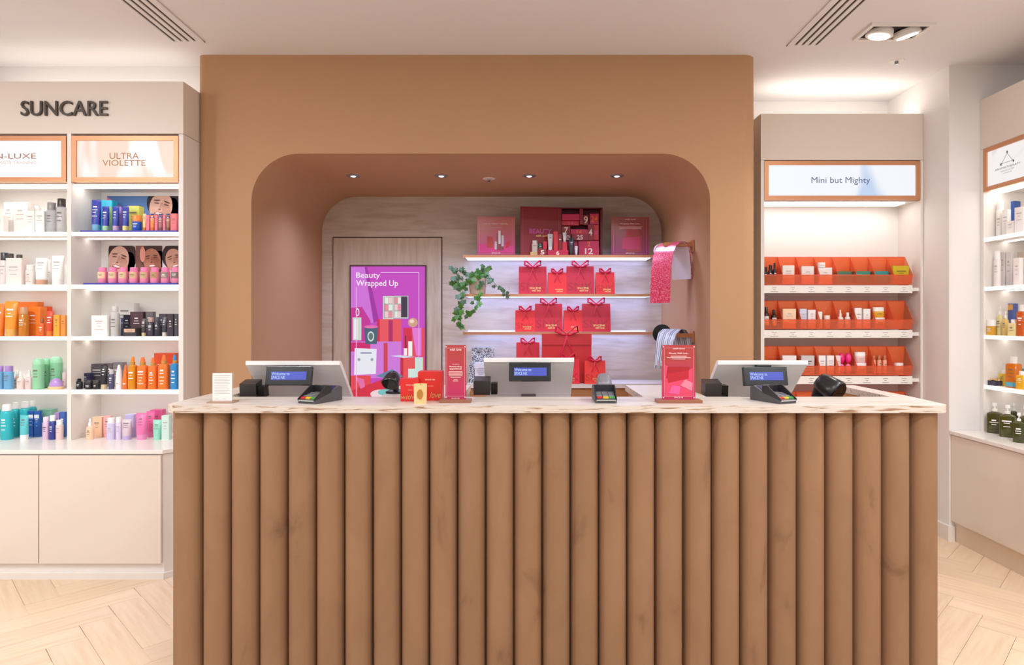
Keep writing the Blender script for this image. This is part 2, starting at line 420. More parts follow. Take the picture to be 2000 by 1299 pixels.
    bx(m0+.024, Kx(1798, 281), YM+.03, bk, 2.271, 2.553).build('header_box', WHITE, t)
    bx(m0+.05, Kx(1798, 281)-.08, YM+.05, YM+.17, 2.262, 2.2705).build('light_strip', mat((255, 250, 246), .5, emit=5.5), t)
    bx(m0+.05, m1-.05, YM+.12, YM+.16, 2.877, 2.889).build('light_strip', mat((255, 246, 236), .5, emit=16), t)
    a, b_ = m0+.024, Kx(1798, 281)
    for z in (1.656, 1.345, 1.0226, .70):
        bx(a, b_, YM+.02, bk, z-.012, z+.012).build('shelf', WHITE_IN, t)
        s = bx(a, 2.712, YM+.006, YM+.019, z-.026, z+.028).build('price_strip', WHITE_IN, t)
        g = MB(); rnd = random.Random(int(z*100))
        for k in range(8):
            xc = a+.018+.129*(k+.42)
            for zz, ww in ((z+.012, .035), (z-.002, .016), (z-.016, .05)):
                ww *= rnd.uniform(.8, 1.1); g.box(xc-ww/2, xc+ww/2, YM+.0052, YM+.006, zz-.0016, zz+.0016)
        g.build('price_print', mat((150, 148, 150), .6), s)['kind'] = 'stuff'
build_units()

# ------------------------------------------------------------------ lightbox signs
def lightbox(label, x0, x1, z0, z1, fr, panel, words, rot=0, loc=(0, 0, 0)):
    t = thing('lightbox_sign', label, 'sign', loc, rot)
    mb = MB()
    for a in ((x0, x1, z1-fr, z1), (x0, x1, z0, z0+fr), (x0, x0+fr, z0+fr, z1-fr), (x1-fr, x1, z0+fr, z1-fr)):
        mb.box(a[0], a[1], -.004, .026, a[2], a[3])
    mb.build('frame', COPPER, t)
    p = bx(x0+fr, x1-fr, .006, .024, z0+fr, z1-fr).build('light_panel', panel, t)
    for w_ in words: text(w_[0], w_[1], w_[2], w_[3], w_[4], w_[5], y=.005, parent=p, bold=w_[6] if len(w_) > 6 else 0)
    return t
def glow_panel(name, base, vein, scale, strength, lo=.56, hi=.66, rot=(0, 0, 0)):
    m = streak(name, (base, base, vein), scale, ramp=(0, lo, hi), distort=.6, detail=2, rot=rot)
    nt = m.node_tree; b = nt.nodes['Principled BSDF']; src = b.inputs['Base Color'].links[0].from_socket
    nt.links.remove(b.inputs['Base Color'].links[0]); b.inputs['Base Color'].default_value = (.03, .03, .03, 1)
    nt.links.new(src, b.inputs['Emission Color']); b.inputs['Emission Strength'].default_value = strength
    return m
s = 325.2
lightbox('copper framed light sign with beige streaks and two-line thin lettering', Kx(140, s), Kx(348.5, s), Kz(355.5, s), Kz(265.5, s), .028,
         glow_panel('panel_peach', (250, 246, 243), (246, 214, 194), (5, 1, 1.2), 1.1, .45, .56, (0, .25, 0)),
         [('ULTRA', mat((176, 120, 78), .5), Kx(213, s), Kx(270, s), Kz(310, s), Kz(298, s)), ('VIOLETTE', mat((176, 120, 78), .5), Kx(199, s), Kx(283, s), Kz(323.5, s), Kz(312, s))], loc=(0, YU, 0))
lightbox('copper framed white light sign beside the streaked beige one', Kx(-78, s), Kx(129.5, s), Kz(355.5, s), Kz(265.5, s), .028,
         glow_panel('panel_white', (250, 248, 250), (238, 234, 236), (3, 1, 2), 1.1),
         [('TAN-LUXE', mat((158, 108, 86), .5), Kx(-42, s), Kx(69, s), Kz(309.5, s), Kz(299.5, s)), ('TAILOR-MADE TANNING', mat((214, 200, 190), .5), Kx(-42, s), Kx(69, s), Kz(320, s), Kz(314.5, s))], loc=(0, YU, 0))
s = 281
lightbox('wide copper framed light sign with blue marbling above the orange trays', Kx(1493, s), Kx(1797, s), Kz(390.5, s), Kz(314.5, s), .029,
         glow_panel('panel_blue', (244, 246, 252), (192, 212, 240), (2.2, 1, .7), 1.1, .6, .7, (0, .3, 0)),
         [('Mini but Mighty', mat((96, 112, 158), .5), Kx(1585.5, s), Kx(1700.5, s), Kz(361, s), Kz(345.5, s))], loc=(0, YM, 0))
lightbox('copper framed light sign with a thin triangle emblem on the side wall', -.0, .62, 2.271, 2.551, .028,
         glow_panel('panel_marble', (246, 240, 240), (226, 214, 216), (4, 1, 4), 1.08),
         [('AROMATHERAPY', mat((70, 62, 64), .5), .09, .30, 2.385, 2.397), ('ASSOCIATES', mat((120, 112, 112), .5), .14, .25, 2.368, 2.376), ('LONDON', mat((120, 112, 112), .5), .16, .23, 2.353, 2.36)],
         rot=-PI/2, loc=(2.988, F/299-.032, 0))
emb = MB()
for a, b_ in (((.195, 2.475), (.15, 2.42)), ((.195, 2.475), (.24, 2.42)), ((.15, 2.42), (.24, 2.42))):
    emb.tube([(a[0], .004, a[1]), (b_[0], .004, b_[1])], .0012, 4)
for a in ((.195, 2.482), (.144, 2.416), (.246, 2.416)): emb.loft([(.001, .001, a[1]-.009), (.007, .002, a[1]), (.001, .001, a[1]+.009)], 6, cx=a[0], cy=.004)
emb.build('emblem', mat((90, 80, 82), .5), [o for o in COL.objects if o.name.startswith('lightbox_sign') and o.parent is None][-1])

# ------------------------------------------------------------------ products
# sections: (rx, ry, z) as fractions of half width, half depth and height; e = squareness
KINDS = {
 'box':     dict(body=[(1, 1, 0), (1, 1, 1)], e=14, n=16),
 'tube':    dict(cap=[(.74, .9, 0), (.78, .95, .20)], body=[(.80, .95, .20), (.9, .8, .5), (1, .35, .9), (1, .10, .95), (1, .10, 1)]),
 'bottle':  dict(body=[(.96, .96, 0), (1, 1, .03), (1, 1, .66), (.9, .9, .71), (.45, .45, .75)], cap=[(.55, .55, .75), (.55, .55, .99), (.5, .5, 1)]),
 'tall':    dict(body=[(.96, .96, 0), (1, 1, .02), (1, 1, .73), (.8, .8, .76)], cap=[(.82, .82, .76), (.82, .82, .99), (.76, .76, 1)]),
 'can':     dict(body=[(.92, .92, 0), (1, 1, .02), (1, 1, .74), (.9, .9, .79), (.62, .62, .82)], cap=[(.7, .7, .82), (.72, .72, .95), (.6, .6, 1)]),
 'pump':    dict(body=[(.95, .95, 0), (1, 1, .03), (1, 1, .58), (.85, .85, .65), (.34, .34, .71)], cap=[(.38, .38, .71), (.38, .38, .83), (.12, .12, .83), (.12, .12, .92), (.30, .22, .92), (.30, .22, 1)]),
 'mist':    dict(body=[(.94, .94, 0), (1, 1, .02), (.98, .98, .66), (.86, .86, .73), (.5, .5, .75)], collar=[(.52, .52, .75), (.52, .52, .84)], cap=[(.46, .46, .84), (.42, .42, .9), (.3, .3, .97), (.25, .25, 1)], e=3.2),
 'dropper': dict(body=[(.96, .96, 0), (1, 1, .03), (1, 1, .52), (.8, .8, .6), (.42, .42, .64)], cap=[(.45, .45, .64), (.45, .45, .8), (.24, .24, .8), (.26, .26, .95), (.1, .1, 1)]),
 'jar':     dict(body=[(.9, .9, 0), (.98, .98, .05), (.98, .98, .6)], cap=[(1, 1, .6), (1, 1, .97), (.94, .94, 1)]),
 'cone':    dict(cap=[(.9, .9, 0), (.95, .95, .14)], body=[(.95, .95, .14), (1, 1, .3), (.7, .7, .7), (.34, .34, .96), (.2, .2, 1)]),
 'dome':    dict(body=[(.9, .9, 0), (1, 1, .08), (.98, .98, .26)], cap=[(.86, .86, .26), (.84, .84, .5), (.6, .6, .86), (.2, .2, 1)]),
 'tub':     dict(body=[(.9, .9, 0), (1, 1, .03), (1, 1, .8)], cap=[(1, 1, .8), (.92, .92, .92), (.6, .6, .99), (.2, .2, 1)]),
 'ball':    dict(body=[(.3, .3, 0), (.75, .75, .12), (.98, .98, .4), (.95, .95, .62), (.6, .6, .9), (.15, .15, 1)]),
 'squarep': dict(body=[(.96, .96, 0), (1, 1, .03), (1, 1, .60), (.95, .95, .66), (.3, .3, .72)], cap=[(.36, .36, .72), (.36, .36, .80), (.1, .1, .80), (.1, .1, .9), (.34, .2, .9), (.30, .2, 1)], e=4.5),
 'squareb': dict(body=[(.97, .97, 0), (1, 1, .03), (1, 1, .74), (.9, .9, .78), (.5, .5, .79)], cap=[(.55, .55, .79), (.55, .55, 1)], e=6),
}
NAMES = dict(box='carton', tube='squeeze_tube', bottle='bottle', tall='tall_bottle', can='spray_can', pump='pump_bottle', mist='mist_bottle', dropper='dropper_bottle', jar='jar',
             cone='cone_tube', dome='domed_pot', tub='round_tub', ball='round_balm', squarep='pump_bottle', squareb='square_bottle')
CATS = dict(box='carton', tube='tube', cone='tube', can='spray can', jar='jar', dome='pot', tub='tub', ball='balm')
rp = random.Random(3)
def section_at(secs, z):
    for a, b in zip(secs, secs[1:]):
        if a[2] <= z <= b[2] and b[2] > a[2]:
            t = (z-a[2])/(b[2]-a[2]); return a[0]+(b[0]-a[0])*t, a[1]+(b[1]-a[1])*t
    return secs[-1][:2]
def patch(mb, secs, e, w, d, h, xa, xb, za, zb, lift=.0007, n=6):
    """A strip lying on the front of a lofted body."""
    pts = []
    for z in (za, zb):
        rx, ry = section_at(secs, z)
        for k in range(n+1):
            x = xa+(xb-xa)*k/n
            q = max(0.0, 1-abs(x/max(rx, .01))**e)**(1/e)
            pts.append((x*w/2, -(ry*q*d/2)-lift, z*h))
    mb.add(pts, [(k, k+1, n+2+k, n+1+k) for k in range(n)])
def product(kind, X, Y, z, w, d, h, col, label, group, cap=None, band=None, lines=3, ink=None, rot=0, gloss=.35, clear=0, tilt=0, collar=None):
    K = KINDS[kind]; e = K.get('e', 2.2); n = K.get('n', 18)
    t = thing(NAMES[kind], label, CATS.get(kind, 'bottle'), (X, Y, z), rot, group)
    if tilt: t.rotation_euler = (tilt, 0, rot)
    bm = mat(col, gloss, vary=.03, vscale=30) if not clear else mat(col, .12, trans=.0, alpha=1-clear, name='glass')
    for nm, m in (('body', bm), ('cap', mat(cap or col, .3)), ('collar', mat(collar or (214, 170, 90), .25, .6))):
        if nm in K:
            secs = [(a*w/2, b*d/2, c*h) for a, b, c in K[nm]]
            MB().loft(secs, n, e if nm == 'body' else 2.2).build({'body': 'body', 'cap': 'cap', 'collar': 'collar'}[nm], m, t, smooth=45)
    secs = K['body']
    z0, z1 = secs[0][2], secs[-1][2]
    for s_, s2 in zip(secs, secs[1:]):
        if s2[0] < .8 and s_[0] >= .8: z1 = s_[2]
    if band:
        bc, b0, b1 = band; mb = MB(); patch(mb, secs, e, w, d, h, -.86, .86, z0+(z1-z0)*b0, z0+(z1-z0)*b1, .0005, 8); mb.build('label_band', mat(bc, .5), t)
    if lines:
        lum = sum(col)/3 if not band else sum(band[0])/3
        ic = ink or ((250, 248, 246) if lum < 150 else ((120, 112, 110) if lum < 212 else (190, 182, 178))); mb = MB(); zz = z0+(z1-z0)*rp.uniform(.68, .8)
        for k in range(lines):
            ww = rp.uniform(.25, .6); th = .022 if k else .045
            patch(mb, secs, e, w, d, h, -ww, ww, zz-th, zz, .0011); zz -= rp.uniform(.08, .13)*(z1-z0)/.8
            if zz < z0+.12: break
        mb.build('label_print', mat(ic, .6), t)['kind'] = 'stuff'
    return t

# ---- the SUNCARE bays: (kind, x0, x1, top y, row, colour, cap colour, words, extra)
O1, O2, O3 = (244, 150, 46), (240, 128, 44), (232, 92, 40)
NV = (44, 44, 66); RB = (46, 62, 172)
LEFT = [
 ('left SUNCARE bay top shelf', 0, [
  ('box', -6, 12, 421, 0, (236, 232, 228), None, 'short white carton cut off at the frame edge', {}),
  ('box', 12, 31, 395, 1, (238, 234, 230), None, 'tall slim white carton', {}),
  ('box', 32, 61, 394.5, 1, (234, 230, 226), None, 'tall wide white carton', {}),
  ('tub', 62, 80, 401, 2, (240, 238, 236), None, 'white rounded pot behind cartons', {}),
  ('box', 55, 72, 412, 0, (242, 239, 236), None, 'small white carton, first of the pair', {}),
  ('box', 73, 91, 412, 0, (242, 239, 236), None, 'small white carton, second of the pair beside glass', {}),
  ('tall', 91.5, 110, 394.5, 0, (196, 198, 204), (150, 146, 148), 'clear glass bottle with silver cap', dict(clear=.35)),
  ('tall', 111.5, 129, 387, 0, (200, 200, 202), (54, 42, 38), 'clear glass bottle with black cap', dict(clear=.35))]),
 ('left SUNCARE bay second shelf', 1, [
  ('tall', 1, 17, 493, 0, (226, 216, 214), (60, 62, 64), 'frosted bottle with charcoal cap', {}),
  ('tall', 17, 27, 495, 2, (222, 214, 210), (66, 60, 56), 'frosted bottle with brown cap behind blush carton', {}),
  ('tall', 32, 44, 497, 2, (222, 214, 210), (70, 68, 66), 'frosted bottle with grey cap behind blush carton', {}),
  ('box', 18, 50, 504, 0, (240, 226, 222), None, 'wide blush white carton', {}),
  ('tall', 51.5, 69, 517, 0, (236, 230, 226), (238, 234, 230), 'white speckled bottle', dict(lines=5, ink=(190, 150, 120))),
  ('tube', 70, 94, 503, 0, (246, 244, 241), (206, 160, 134), 'white tube with rose-gold cap', {}),
  ('tube', 101, 126, 498.5, 0, (247, 245, 242), (240, 238, 236), 'taller all-white tube', {}),
  ('tall', 92, 102, 507, 2, (236, 230, 226), (236, 234, 232), 'white bottle behind tubes', {})]),
 ('left SUNCARE bay third shelf', 2, [
  ('tube', -6, 9, 593, 0, O2, (238, 120, 40), 'orange tube cut off at the frame edge', {}),
  ('tube', 10, 36, 588, 0, O1, (226, 170, 90), 'broad orange tube with white dot', {}),
  ('box', 38, 80, 589.5, 2, O2, None, 'wide orange carton at the back', {}),
  ('tall', 38, 55, 600, 0, (196, 120, 34), (196, 150, 110), 'amber bottle with copper cap', dict(gloss=.15)),
  ('box', 56, 86, 599, 1, O2, None, 'square orange carton behind small bottle', {}),
  ('box', 88, 100, 599, 2, O3, None, 'narrow deep orange carton at the back', {}),
  ('bottle', 77, 88, 622, 0, (222, 104, 36), (160, 90, 40), 'small orange bottle with brown cap', {}),
  ('tube', 91, 105, 607, 0, (214, 74, 36), (230, 120, 44), 'red-orange tube', {}),
  ('box', 107, 119.5, 615, 0, (246, 166, 58), None, 'small yellow-orange carton', {}),
  ('box', 120.5, 130, 616, 0, (240, 150, 70), None, 'small orange carton against the divider', {})]),
 ('left SUNCARE bay fourth shelf', 3, [
  ('tall', -8, 7, 715, 0, (120, 176, 214), (170, 140, 206), 'partly hidden blue bottle with lilac cap', {}),
  ('tall', 9, 26, 715, 0, (110, 172, 216), (168, 138, 204), 'whole blue bottle with lilac cap', {}),
  ('dropper', 27, 40, 723, 1, (236, 196, 180), (246, 244, 242), 'peach dropper bottle behind', {}),
  ('dropper', 34, 48, 726, 0, (238, 214, 208), (246, 244, 242), 'pale pink dropper bottle in front', {}),
  ('dropper', 50, 64.5, 723, 0, (232, 204, 206), (246, 244, 242), 'pink dropper bottle beside green tub', {}),
  ('tub', 65, 85, 700, 0, (146, 212, 170), (158, 222, 182), 'tall mint green tub, nearest of three', {}),
  ('tub', 84, 98, 700, 1, (140, 206, 164), (150, 214, 174), 'mint green tub in the middle', {}),
  ('tub', 99, 121, 697, 1, (140, 208, 164), (156, 220, 180), 'tallest mint green tub', {}),
  ('dome', 95, 124, 740, 0, (240, 206, 150), (184, 146, 214), 'lilac dome on a tan pot', dict(lines=0)),
  ('jar', 122, 130, 728, 1, (226, 196, 200), (230, 206, 214), 'pink jar behind the dome pot', {})]),
 ('left SUNCARE bay ledge', 4, [
  ('can', -14, 1, 788, 1, (40, 182, 190), (244, 242, 240), 'turquoise spray can cut off at the frame edge', {}),
  ('can', 3, 24, 791, 0, (44, 186, 196), (246, 244, 242), 'turquoise spray can nearest the front', dict(lines=4)),
  ('can', 23, 38, 787, 1, (40, 178, 188), (244, 242, 240), 'turquoise spray can, second along', {}),
  ('can', 40, 57, 785, 1, (40, 176, 186), (244, 242, 240), 'turquoise spray can, third along', {}),
  ('can', 57, 71, 783, 2, (36, 170, 184), (240, 238, 236), 'turquoise spray can furthest back', {}),
  ('tube', 39, 56, 812, 0, (98, 200, 206), (246, 246, 244), 'pale turquoise tube with white cap', {}),
  ('box', 57.5, 68, 803, 1, (30, 84, 164), None, 'navy carton with white flower, first', dict(band=((230, 236, 240), .72, .86))),
  ('box', 69, 80, 803, 1, (34, 90, 172), None, 'navy carton with white flower, second', dict(band=((230, 236, 240), .72, .86))),
  ('box', 81, 107, 800, 2, (140, 198, 172), None, 'long mint carton at the back', {}),
  ('box', 108, 118, 806, 1, (170, 140, 196), None, 'lilac carton at the back', {}),
  ('box', 119, 129, 805, 1, (70, 110, 190), None, 'blue carton against the divider', {}),
  ('tall', 84, 96, 815, 0, (222, 190, 220), (236, 214, 236), 'lilac pink bottle', {}),
  ('tall', 97, 108.5, 812, 0, (46, 60, 140), (240, 240, 244), 'navy bottle with white cap', {}),
  ('tall', 110, 123, 821, 0, (240, 208, 206), (244, 238, 236), 'pale pink bottle with white cap', {})]),
 ('right SUNCARE bay top shelf', 0, [
  ('tube', 179, 198, 389, 0, RB, (110, 180, 214), 'large royal blue tube', dict(lines=4)),
  ('box', 199, 225, 391, 2, (40, 176, 206), None, 'turquoise carton behind blue tubes', {}),
  ('tube', 199.5, 213.5, 402, 0, RB, (176, 226, 176), 'royal blue tube with green cap', {}),
  ('box', 212, 219, 404, 1, (160, 214, 150), None, 'narrow green carton between blue tubes', {}),
  ('tube', 219.5, 233, 402, 0, RB, (206, 170, 220), 'royal blue tube with lilac cap', {}),
  ('box', 232, 238.5, 404, 1, (150, 120, 190), None, 'narrow violet carton between blue tubes', {}),
  ('tube', 238.5, 252, 402, 0, RB, (240, 230, 140), 'royal blue tube with yellow cap', {}),
  ('box', 253, 277, 402, 1, (206, 212, 96), None, 'yellow-green carton', {}),
  ('jar', 259, 276, 420, 0, (28, 84, 190), (240, 140, 60), 'blue jar with orange lid', {}),
  ('tube', 279, 286, 417, 0, (240, 206, 150), (238, 130, 60), 'small tube with sand body', {}),
  ('box', 286.5, 292.5, 420, 0, (244, 122, 150), None, 'narrow pink carton, first along', {}),
  ('tube', 293.5, 302.5, 417, 0, (240, 140, 62), (240, 120, 60), 'small tube with orange body', dict(band=((40, 44, 130), .7, 1))),
  ('box', 303, 308.5, 420, 0, (246, 128, 156), None, 'narrow pink carton, second along', {}),
  ('tube', 309.5, 318.5, 417, 0, (176, 110, 110), (150, 90, 90), 'small tube with rose brown body', dict(band=((40, 44, 130), .7, 1))),
  ('box', 319, 323.5, 420, 0, (246, 130, 160), None, 'narrow pink carton, third along', {}),
  ('tube', 324.5, 333.5, 417, 0, (168, 120, 84), (150, 100, 70), 'small tube with tan body', dict(band=((40, 44, 130), .7, 1))),
  ('box', 335, 347.5, 417, 0, (242, 122, 130), None, 'wider coral pink carton against the side panel', {})]),
 ('right SUNCARE bay second shelf', 1, [
  ('tall', 192+20.45*k, 209+20.45*k, 522, 0, (244, 142, 178), (248, 136, 184), nm+' pink bottle along the row', dict(band=(bc, .4, .92), lines=2))
  for k, (nm, bc) in enumerate(zip(('first', 'second', 'third', 'fourth', 'fifth', 'sixth', 'seventh', 'eighth'),
   ((238, 208, 168), (226, 200, 160), (218, 194, 152), (216, 184, 140), (206, 172, 130), (190, 150, 110), (156, 140, 130), (128, 112, 108))))]),
 ('right SUNCARE bay third shelf', 2, [
  ('box', 184, 216, 616, 0, (244, 242, 240), None, 'white carton at the row start', dict(lines=4)),
  ('can', 217, 233, 598, 0, (196, 194, 194), (206, 206, 206), 'silver spray can', {}),
  ('box', 230, 268, 592, 2, (206, 202, 200), None, 'wide silver carton at the back', {}),
  ('box', 237, 243, 621, 1, (90, 100, 130), None, 'narrow blue-grey carton', {}),
  ('box', 243.5, 257, 615, 1, NV, None, 'navy carton behind striped rack', {}),
  ('box', 259, 285, 609, 1, (78, 50, 60), None, 'maroon carton', {}),
  ('box', 246, 271, 641, 0, (56, 54, 62), None, 'low charcoal carton with pale swatches', dict(band=((214, 176, 150), .5, .9))),
  ('tube', 276, 285.5, 622, 0, (70, 60, 62), (206, 190, 150), 'slim dark tube with gold cap', {}),
  ('box', 287, 302, 609, 1, (104, 98, 104), None, 'pewter carton', {}),
  ('tall', 289, 301, 620, 0, (60, 52, 70), (180, 150, 140), 'dark bottle with rose cap', {}),
  ('tall', 302.5, 312, 619, 0, (44, 44, 56), (76, 76, 86), 'slim black bottle with grey cap', {}),
  ('box', 313, 328, 613, 1, (66, 62, 78), None, 'slate carton with white dot', {}),
  ('tube', 316, 327, 618, 0, (58, 58, 70), (214, 206, 196), 'dark tube with pale cap', {}),
  ('box', 329, 340.5, 613, 0, (62, 50, 62), None, 'plum carton', {}),
  ('box', 341.5, 348, 613, 0, (74, 72, 82), None, 'narrow dark grey carton against the side panel', {})]),
 ('right SUNCARE bay fourth shelf', 3, [
  ('bottle', 149.5, 161, 740, 0, (36, 36, 44), (26, 26, 30), 'small black bottle', {}),
  ('box', 161, 179.5, 729, 1, (48, 46, 84), None, 'navy carton behind black jars', {}),
  ('jar', 167, 181, 743, 0, (40, 38, 44), (52, 50, 54), 'black jar, first of two', {}),
  ('jar', 182, 195.5, 743, 0, (44, 42, 46), (60, 54, 52), 'black jar, second of two', {}),
  ('box', 181, 209, 711, 2, (92, 88, 96), None, 'tall grey carton at the back', {}),
  ('tube', 197, 210.5, 713, 0, (40, 38, 44), (206, 190, 160), 'dark tube with gold cap', {}),
  ('box', 210, 222, 710, 2, (110, 100, 108), None, 'mauve grey carton at the back', {}),
  ('tall', 213, 222.5, 722, 0, (76, 76, 112), (196, 192, 200), 'slate blue bottle with silver cap', {}),
  ('box', 224, 244, 708, 2, (130, 124, 130), None, 'grey carton behind cone tubes', {}),
  ('cone', 226, 239, 713, 0, (240, 236, 238), (236, 232, 232), 'white cone tube', {}),
  ('cone', 240, 250.5, 713, 0, (238, 122, 44), (232, 112, 40), 'orange cone tube', {}),
  ('mist', 251.5, 267.5, 697, 0, (216, 140, 24), (240, 140, 40), 'amber mist bottle with orange nozzle', dict(gloss=.12)),
  ('mist', 269.5, 288.5, 698, 0, (240, 124, 44), (240, 118, 46), 'orange mist bottle, first of three', dict(lines=5)),
  ('mist', 290.5, 308, 699, 0, (238, 120, 42), (240, 116, 44), 'orange mist bottle, second of three', dict(lines=5)),
  ('mist', 310.5, 331, 694, 0, (240, 122, 42), (240, 118, 44), 'orange mist bottle, third and widest', dict(lines=5)),
  ('box', 305, 347, 690, 2, (234, 88, 44), None, 'wide red-orange carton at the back', {}),
  ('mist', 334, 348.5, 693, 0, (40, 140, 206), (50, 150, 214), 'blue mist bottle', dict(lines=5))]),
 ('right SUNCARE bay ledge', 4, [
  ('dropper', 169, 183, 818, 0, (246, 204, 170), (246, 240, 236), 'peach dropper bottle', {}),
  ('box', 184, 203, 815, 1, (244, 200, 166), None, 'peach carton', {}),
  ('box', 204.5, 218, 813, 1, (244, 178, 178), None, 'coral pink carton', {}),
  ('tall', 209.5, 225, 817, 0, (214, 206, 236), (246, 244, 246), 'lilac white bottle, first of two', {}),
  ('tall', 226.5, 237.5, 815, 0, (222, 206, 232), (244, 240, 244), 'lilac white bottle, second of two', {}),
  ('tube', 239, 257, 820, 0, (214, 198, 206), (196, 180, 226), 'mauve tube with lilac cap', {}),
  ('box', 247, 265, 810, 1, (196, 190, 232), None, 'lilac carton', {}),
  ('tube', 266, 288, 808, 0, (240, 120, 176), (246, 150, 196), 'hot pink tube nearest the front', {}),
  ('tube', 286, 303, 804, 1, (238, 104, 164), (240, 130, 186), 'hot pink tube behind mint tube', {}),
  ('box', 297, 320, 801, 2, (232, 98, 158), None, 'deep pink carton at the back', {}),
  ('tube', 299, 316.5, 821, 0, (150, 220, 196), (160, 226, 204), 'mint green tube', {}),
  ('box', 318, 333, 812, 0, (206, 232, 222), None, 'pale mint carton by the counter end', {})]),
]
for place, sh, items in LEFT:
    z = (SH+(LEDGE,))[sh]
    rows = (YU+.055, YU+.135, YU+.21) if sh < 4 else (YU+.03, YU+.12, YU+.2)
    for kind, x0, x1, yt, row, col, cap, words_, ex in items:
        Y = rows[row]; tray = .012 if (place.startswith('right') and sh < 2) else 0
        wpx = (x1-x0)/S(Y)*.98
        d = min(wpx*(.9 if kind != 'box' else .75), .062)
        h = Kz(yt, S(Y-d/2))-z-tray
        extra = dict(ex)
        product(kind, Kx((x0+x1)/2, S(Y)), Y, z+tray, wpx, d, h, col, words_+' on the '+place, 'products on the '+place, cap=cap, **extra)
# blue display trays and the printed back cards
for (x0, x1, z, wd) in ((159, 347.5, SH[0], 'top'), (165, 348, SH[1], 'second')):
    t = thing('display_tray', 'royal blue tray under the products on the right SUNCARE bay %s shelf' % wd, 'tray', (0, 0, 0))
    bx(Kx(x0, S(YU+.03)), Kx(x1, S(YU+.03)), YU+.018, YU+.25, z, z+.0115).build('base', mat((58, 56, 160), .4), t)
    bx(Kx(x0, S(YU+.03)), Kx(x1, S(YU+.03)), YU+.246, YU+.251, z+.0115, z+.03).build('back_rim', mat((58, 56, 160), .4), t)
def ell(mb, cx, cz, rx, rz, y, n=20, a0=0, a1=2*PI):
    pts = [(cx+rx*math.cos(a0+(a1-a0)*k/n), y, cz+rz*math.sin(a0+(a1-a0)*k/n)) for k in range(n)]
    mb.add(pts, [list(range(n))])
def clip_fan(mb, pts, y): mb.add([(x, y, z) for x, z in pts], [list(range(len(pts)))])
def poster_face(t, x0, x1, z0, z1, cx, cz, r, skin, hair, y, lean=0.0):
    """Printed portrait, cropped by the card: hair, turned face, closed eyes, brows, nose, laughing mouth."""
    ca, sa = math.cos(lean), math.sin(lean)
    def E(ex, ez, rx, rz, n=24, turn=0.0):
        out = []
        for k in range(n):
            u, v = rx*math.cos(2*PI*k/n), rz*math.sin(2*PI*k/n)
            u, v = u*math.cos(turn)-v*math.sin(turn)+ex*r, u*math.sin(turn)+v*math.cos(turn)+ez*r
            out.append((min(max(cx+u*ca-v*sa, x0), x1), min(max(cz+u*sa+v*ca, z0), z1)))
        return out
    def lay(name, shapes, m, k):
        q = MB()
        for s_ in shapes: clip_fan(q, s_, y-.0004*k)
        q.build(name, m, t)
    lay('printed_hair', [E(.12, .34, r*1.32, r*1.38), E(.75, -.35, r*.6, r*1.2)], hair, 1)
    lay('printed_face', [E(-.06, -.04, r*.86, r*1.18)], skin[0], 2)
    lay('printed_shade', [E(.42, -.28, r*.34, r*.72, turn=.25), E(-.06, .02, r*.10, r*.34, turn=-.15)], skin[1], 3)
    lay('printed_eyes', [E(-.42, .20, r*.20, r*.04, turn=.12), E(.30, .20, r*.20, r*.04, turn=-.12), E(-.44, .42, r*.26, r*.05, turn=.2), E(.32, .42, r*.26, r*.05, turn=-.2), E(-.12, -.22, r*.11, r*.035)], mat((74, 44, 38), .7), 4)
    lay('printed_lips', [E(-.1, -.58, r*.36, r*.17)], mat((176, 84, 78), .6), 4)
    lay('printed_smile', [E(-.1, -.55, r*.29, r*.085)], mat((240, 228, 222), .6), 5)
SKIN = [(mat((206, 152, 128), .6), mat((188, 128, 104), .6)), (mat((222, 176, 156), .6), mat((204, 150, 130), .6)), (mat((182, 118, 92), .6), mat((156, 92, 70), .6))]
yb = YU+.262; s = S(yb)
t = thing('photo_card', 'printed card of a smiling dark-haired face on blue behind blue tubes', 'card', (0, 0, 0))
x0, x1, z0, z1 = Kx(209, s), Kx(348, s), SH[0], Kz(383, s)
bx(x0, x1, yb, yb+.004, z0, z1).build('card', mat((74, 116, 176), .5), t)
m = MB(); clip_fan(m, [(x0, z1-.005), (x0, z1-.03), (Kx(245, s), Kz(420, s)), (Kx(260, s), Kz(420, s))], yb-.0004); m.build('printed_stripe', mat((236, 120, 150), .5), t)
poster_face(t, x0, x1, z0, z1, Kx(316, s), Kz(404, s), .085, SKIN[1], mat((44, 34, 36), .7), yb, -.2)
t = thing('photo_card', 'printed card of three laughing faces behind the row of pink bottles', 'card', (0, 0, 0))
z0, z1 = SH[1], Kz(480, s)
bx(Kx(212, s), Kx(348, s), yb, yb+.004, z0, z1).build('card', mat((208, 196, 200), .5), t)
for a, b_, cx, cy, r, sk, bg in ((212, 265, 233, 508, .078, 1, (206, 198, 202)), (265, 317, 298, 508, .066, 2, (120, 70, 60)), (317, 348, 342, 508, .066, 0, (214, 200, 204))):
    m = MB(); clip_fan(m, [(Kx(a, s), z0), (Kx(b_, s), z0), (Kx(b_, s), z1), (Kx(a, s), z1)], yb-.0002); m.build('printed_ground', mat(bg, .5), t)
    poster_face(t, Kx(a, s), Kx(b_, s), z0, z1, Kx(cx, s), Kz(cy, s), r, SKIN[sk], mat((62, 38, 34) if sk else (52, 34, 32), .7), yb, (.25, -.2, .1)[sk])
m = MB(); m.add([(Kx(279, s)+.018*math.cos(2*PI*k/16), yb-.003, Kz(497, s)+.05*math.sin(2*PI*k/16)) for k in range(16)], [list(range(16))]); m.build('printed_bottle', mat((226, 150, 130), .5), t)

